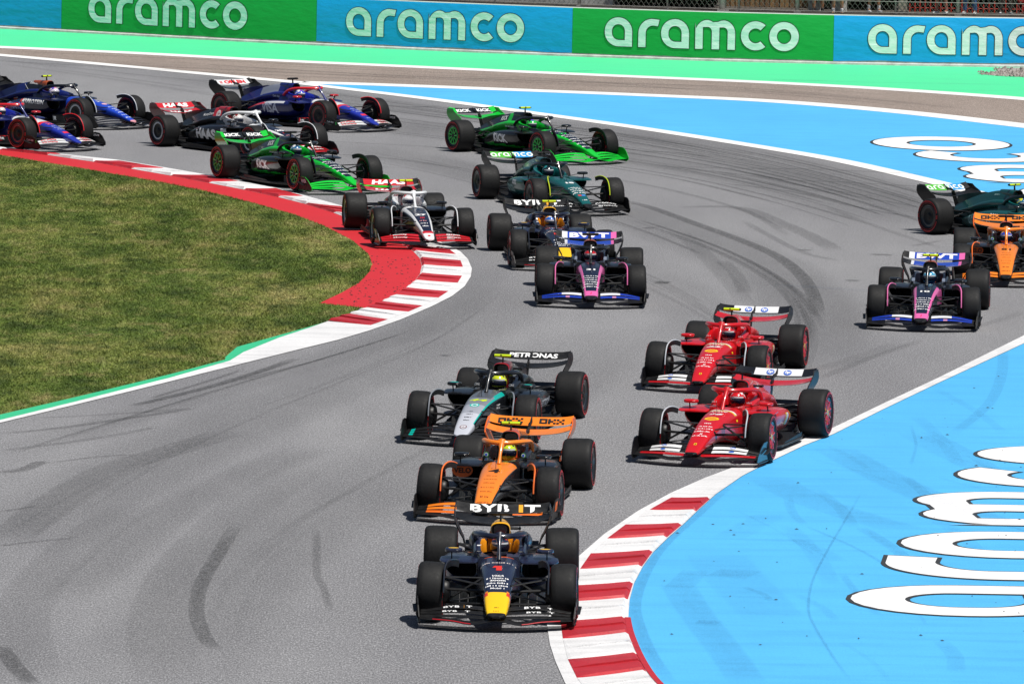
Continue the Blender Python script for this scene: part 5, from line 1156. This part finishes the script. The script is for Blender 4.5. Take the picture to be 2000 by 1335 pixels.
# catch fence on the wall: posts and diamond wire
fe = empty('catch_fence', wpt(s_of_x(4), TZ, -.45)); tag(fe, 'tall wire catch fence standing along the top of the banner wall', 'fence'); fo_ = Vector(fe.location)
def loc(p): return tuple(Vector(p)-fo_)
galv = plain('galvanised_steel', (.34, .33, .31), .5, Metallic=.3)
for x, r_ in ((-12, .05), (-9, .05), (-6, .05), (-3.4, .05), (-.8, .03), (1.55, .05), (4.0, .03), (5.54, .10), (5.98, .035), (7.6, .06), (10.32, .03), (12.05, .06), (14.0, .03), (16.5, .06), (19, .05)):
    s = s_of_x(x); mb = MB(); mb.tube([loc(wpt(s, TZ-.1, -.47)), loc(wpt(s, TZ+3.3, -.47))], r_, 10, 1.0); mb.box(loc(wpt(s, TZ+.02, -.47)), (r_*3.2, r_*3.2, .03)); ob('post', mb.mesh('post', [galv]), fe)
mb = MB(); sx0, sx1 = s_of_x(-12), s_of_x(19); cell = .145; hgt = 3.1; k = 0
for d in (1, -1):
    s = sx0-hgt
    while s < sx1+hgt:
        a0, a1 = (s, TZ+.03), (s+d*hgt*.78, TZ+.03+hgt)
        n_ = 3
        mb.tube([loc(wpt(a0[0]+(a1[0]-a0[0])*q/n_, a0[1]+(a1[1]-a0[1])*q/n_, -.415+.006*d)) for q in range(n_+1)], .0062, 3); s += cell
for z in (TZ+.06, TZ+.36, TZ+1.4, TZ+2.4): mb.tube([loc(wpt(s, z, -.405)) for s in np.linspace(sx0, sx1, 40)], .008, 4)
w_o = ob('wire_mesh', mb.mesh('wire_mesh', [galv]), fe); w_o['kind'] = 'stuff'
# broad concrete pillar
p, s = on_terrace(10.52, .95); mb = MB(); mb.box((0, 0, 1.2), (.24, .24, 2.4)); mb.box((0, 0, .04), (.32, .32, .08)); mb.box((0, 0, 2.43), (.3, .3, .06)); o = ob('concrete_pillar', mb.mesh('concrete_pillar', [plain('pillar_concrete', (.34, .30, .25), .9)]), None, None, p); tag(o, 'beige square concrete pillar behind the catch fence among the spectators', 'pillar')
# timber hoarding of upright planks
p, s = on_terrace(6.5, 2.6); hr = empty('timber_hoarding', p); tag(hr, 'brown timber hoarding of upright planks behind the catch fence', 'hoarding'); tim = [plain('timber_%d' % q, c, .8) for q, c in enumerate(((.20, .115, .05), (.25, .145, .06), (.16, .09, .04)))]
for q in range(19):
    c_ = wpt(s_of_x(5.15)+.152*q, TZ+.85+random.uniform(-.02, .02), -2.6+random.uniform(-.006, .006)); mb = MB(); mb.box(tuple(Vector(c_)-Vector(p)), (.142, .03, 1.7)); ob('plank', mb.mesh('plank', [random.choice(tim)]), hr)
for z in (.4, 1.3): mb = MB(); mb.tube([tuple(Vector(wpt(s_of_x(5.1)+q, TZ+z, -2.64))-Vector(p)) for q in (0, 1.4, 2.9)], .035, 4); ob('rail', mb.mesh('rail', [tim[2]]), hr)
# concrete steps
p, s = on_terrace(.4, 1.6); sp = empty('terrace_steps', p); tag(sp, 'grey weathered concrete terrace steps behind the fence', 'steps')
for q in range(5):
    mb = MB(); rows = [[tuple(Vector(wpt(ss, TZ+z, -(1.4+.75*q+dd)))-Vector(p)) for dd, z in ((0, -.05), (0, .17*(q+1)), (.75, .17*(q+1)), (.75, -.05))] for ss in np.linspace(s_of_x(-3.4), s_of_x(2.2), 8)]; mb.loft(rows, (1, 1), 0, False); ob('step', mb.mesh('step', [M_CONC]), sp)
# hedge bushes
leafm = [plain('leaf_%d' % q, c, .6) for q, c in enumerate(((.014, .024, .007), (.022, .034, .009), (.04, .05, .014)))]
def bush(x, back, w_, h_, n, label):
    p, s = on_terrace(x, back); b = empty('bush', p); tag(b, label, 'bush', 'bushes behind the fence'); mb = MB(); rr = random.Random(int(x*100))
    for k in range(n):
        a = rr.uniform(0, 6.283); r = math.sqrt(rr.random())*w_; z = rr.random()**.8*h_; r *= math.sin(min(1, .3+z/h_*.7)*math.pi*.75)+.15; c = Vector((r*math.cos(a), r*math.sin(a)*.7, z)); d = Vector((rr.gauss(0, 1), rr.gauss(0, 1), rr.gauss(0, .7))).normalized(); u = d.cross(Vector((0, 0, 1))).normalized(); l = rr.uniform(.09, .19)
        mb.add([c-u*l*.25, c+d*l, c+u*l*.25, c-d*l*.4], [[0, 1, 2, 3]], rr.choice((0, 0, 1, 1, 2)), False)
    ob('foliage', mb.mesh('foliage', leafm), b); st_ = MB()
    for k in range(5): a = k*1.3; st_.tube([(0.03*math.cos(a), .03*math.sin(a), 0), (.3*w_*math.cos(a), .3*w_*math.sin(a), h_*.5), (.5*w_*math.cos(a+.3), .4*w_*math.sin(a), h_*.85)], [.02, .014, .006], 5)
    ob('stem', st_.mesh('stem', [plain('bush_stem', (.06, .045, .03), .9)]), b)
bush(2.75, 1.7, .55, 1.2, 4200, 'dark leafy bush beside the concrete steps'); bush(3.75, 1.9, .6, 1.3, 4200, 'dark leafy bush between two other bushes behind the fence'); bush(4.65, 1.8, .5, 1.1, 3600, 'dark leafy bush beside the timber hoarding')
for x, l_ in ((8.6, 'behind the two seated spectators'), (9.7, 'behind the spectator in white socks'), (11.2, 'behind the first of the red pickets'), (12.3, 'behind the spectator in jeans'), (13.4, 'behind the spectator in brown trousers'), (14.6, 'past the red bag')): bush(x, 2.75, .75, 1.3, 5200, 'dark leafy bush standing in for tree shade '+l_)  # dark bushes added to stand for the tree shade behind the people
# red pickets
p, s = on_terrace(12.6, 1.95); pk = empty('picket_fence', p); tag(pk, 'low fence of thin red metal pickets behind the spectators', 'fence'); redm = plain('picket_red', (.40, .035, .02), .5)
for q in range(26):
    ss = s_of_x(10.75)+.152*q; h_ = .20+.16*math.sin(q*.45)**2; mb = MB(); mb.box((0, 0, h_/2), (.035, .02, h_)); mb.add([(-.0175, -.01, h_), (.0175, -.01, h_), (.0175, .01, h_), (-.0175, .01, h_), (0, 0, h_+.04)], [[0, 1, 4], [1, 2, 4], [2, 3, 4], [3, 0, 4]], 0, False); ob('picket', mb.mesh('picket', [redm]), pk, None, tuple(Vector(wpt(ss, TZ+.01, -1.95))-Vector(p)))
mb = MB(); mb.tube([tuple(Vector(wpt(ss, TZ+.12, -1.965))-Vector(p)) for ss in np.linspace(s_of_x(10.7), s_of_x(10.75)+3.85, 8)], .012, 4); ob('rail', mb.mesh('rail', [redm]), pk)
# spectators
def person_meshes(sit, lng=False):
    def mk():
        b = MB(); c = b.cap; sh = MB(); tr_ = MB(); shs = {1: MB(), -1: MB()}; sos = {1: MB(), -1: MB()}; ha = MB(); hz = 1.0 if not sit else .56
        c((0, 0, hz-.06), (0, 0, hz+.18), .135, .14); c((0, 0, hz+.18), (0, 0, hz+.42), .145, .15); c((-.15, 0, hz+.46), (.15, 0, hz+.46), .06, .06); c((0, 0, hz+.48), (0, -.01, hz+.60), .052, .05)
        c((0, -.01, hz+.66), (0, -.02, hz+.74), .085, .098); c((0, -.11, hz+.68), (0, -.118, hz+.665), .014, .016)
        for s in (1, -1):
            c((s*.095, -.02, hz+.70), (s*.10, 0, hz+.68), .018, .014)
            if sit: hip, kn, an = (s*.09, 0, hz-.08), (s*.11, -.42, hz-.06), (s*.12, -.40, .09)
            else: hip, kn, an = (s*.09, 0, hz-.08), (s*.11, -.02, .50), (s*.14, .02, .09)
            c(hip, kn, .085, .058); c(kn, ((kn[0]+an[0])/2, (kn[1]+an[1])/2+.015, (kn[2]+an[2])*.55), .055, .052); c(((kn[0]+an[0])/2, (kn[1]+an[1])/2+.015, (kn[2]+an[2])*.55), an, .05, .036); c(an, (an[0]*1.1, an[1]-.14, .045), .036, .03)
            el, wr = ((s*.24, -.03, hz+.20), (s*.20, -.2, hz+.12)) if not sit else ((s*.24, -.08, hz+.18), (s*.14, -.30, hz+.06))
            c((s*.19, 0, hz+.45), el, .048, .038); c(el, wr, .037, .027); d = (Vector(wr)-Vector(el)).normalized(); w0 = Vector(wr); c(wr, w0+d*.06, .026, .03)
            for q in range(4): f0 = w0+d*.07+Vector((0, 0, .022-.015*q)); c(f0, f0+d*(.06, .07, .065, .05)[q]+Vector((-s*.012, 0, -.01)), .0095, .0085)
            c(w0+d*.03+Vector((-s*.02, 0, .02)), w0+d*.075+Vector((-s*.035, 0, .035)), .011, .0095)
            q_ = tr_.cap; k2 = tuple(Vector(hip)*.25+Vector(kn)*.75); q_(hip, k2, .108, .092)
            if lng: q_(hip, kn, .10, .078); q_(kn, (an[0], an[1], an[2]+.03), .078, .062)
            shs[s].cap((an[0]*1.0, an[1]+.035, .045), (an[0]*1.12, an[1]-.17, .038), .048, .042); sos[s].cap(an, (an[0], an[1], an[2]+.10), .044, .05); sh.cap((s*.19, 0, hz+.46), tuple(Vector((s*.19, 0, hz+.46))*.4+Vector(el)*.6), .068, .06)
        tr_.cap((0, 0, hz-.07), (0, 0, hz+.06), .155, .15); sh.cap((0, 0, hz+.04), (0, 0, hz+.40), .165, .165); sh.cap((-.14, 0, hz+.45), (.14, 0, hz+.45), .075, .075); ha.cap((0, .03, hz+.74), (0, -.01, hz+.78), .10, .085)
        return [remesh(m, nm, vx, None, 2) for m, nm, vx in ((b, 'body', .012), (tr_, 'shorts', .016), (sh, 'shirt', .016), (shs[1], 'shoe', .012), (sos[1], 'sock', .012), (ha, 'hair', .014), (shs[-1], 'shoe', .012), (sos[-1], 'sock', .012))]
    return cached(('person', sit, lng), mk)
def spectator(x, back, rz, sit, cols, label, z=0.0, lng=False):
    p, s = on_terrace(x, back); r = empty('person', (p[0], p[1], p[2]+z), rz); tag(r, label, 'person', 'spectators behind the wall')
    M_ = person_meshes(sit, lng); nm = ('body', 'trousers' if lng else 'shorts', 'shirt', 'shoe', 'sock', 'hair', 'shoe', 'sock')
    bodyo = None
    for m, n_, c_ in zip(M_, nm, tuple(cols)+(cols[3], cols[4])): ob(n_, m, r, [plain('cloth_'+c_.strip('#'), c_, .8)])
    return r
if True:
    spectator(9.72, 1.05, .25, False, ('#a87858', '#20242c', '#30343c', '#e6e6e8', '#f0f0f0', '#2a2018'), 'spectator in dark shorts, white socks and white trainers beside the concrete pillar')
    spectator(11.62, 1.0, -.5, False, ('#b07060', '#2a2a30', '#505868', '#f0f0ee', '#b07060', '#3a2a1c'), 'spectator with bare legs and clean white shoes before the red pickets')
    spectator(12.42, 1.05, -.2, False, ('#b08060', '#4a6a9a', '#d8d8dc', '#f0f0ee', '#4a6a9a', '#20160e'), 'spectator in blue jeans and white shoes before the red pickets', 0, True)
    spectator(13.42, 1.25, .1, False, ('#8a6450', '#4a3a38', '#c8ccd0', '#d8d8d8', '#6a5048', '#18120e'), 'spectator in brown trousers and grey shoes near the end of the wall', 0, True)
    spectator(8.05, 1.5, .1, True, ('#a87858', '#101014', '#14141a', '#1a1a1e', '#1a1a1e', '#1a120c'), 'seated spectator dressed all in black beside the timber hoarding', -.12)
    spectator(8.72, 1.35, -.15, True, ('#b88868', '#e8e8ea', '#f0f0f0', '#3a3a40', '#e8e8ea', '#3a2818'), 'seated spectator in white shirt and pale shorts beside one in black', -.10)
    for i, x in enumerate((8.05, 8.72)):
        p, s = on_terrace(x, 1.52-.15*i); mb = MB(); mb.box((0, .05, .19), (.42, .34, .38)); mb.box((0, .05, .40), (.46, .38, .04)); o = ob('stone_seat', mb.mesh('stone_seat', [M_CONC]), None, None, (p[0], p[1]+.02, p[2])); tag(o, 'low concrete seat block under the spectator in '+('black' if i == 0 else 'white'), 'seat')
    p, s = on_terrace(13.85, 1.2); bgm = MB(); bgm.loft([sell(0, 0, .01, .0, .01, 16, 3)]+[[(a, b, c + .0) for a, b, c in [(q[1], q[0]*0+y_, q[2]) for q in sell(0, 0, .13*k_, .42, .14*k_, 16, 2.6)]] for y_, k_ in ((-.05, .7), (-.03, 1), (.03, 1), (.05, .7))][0:0] + [[(q[1], y_, q[2]) for q in sell(0, 0, .13*k_, .46, .14*k_, 16, 2.6)] for y_, k_ in ((-.03, 1), (.03, 1), (.05, .7))], (1, 1), 0) if False else bgm.loft([[(q[1], y_, q[2]) for q in sell(0, 0, .13*k_, .46, .14*k_, 16, 2.6)] for y_, k_ in ((-.05, .7), (-.03, 1), (.03, 1), (.05, .7))], (1, 1), 0)
    bgm.tube([(-.08, 0, .58), (-.05, 0, .78), (.05, 0, .78), (.08, 0, .58)], .012, 6); bgm.tube([(-.06, 0, .34), (-.06, 0, 0)], .012, 6); bgm.tube([(.06, 0, .34), (.06, 0, 0)], .012, 6)
    o = ob('red_bag', bgm.mesh('red_bag', [plain('bag_red', (.55, .02, .025), .5)]), None, None, p); tag(o, 'small bright red bag on thin legs near the end of the wall', 'bag')  # the red bag, held up on thin legs
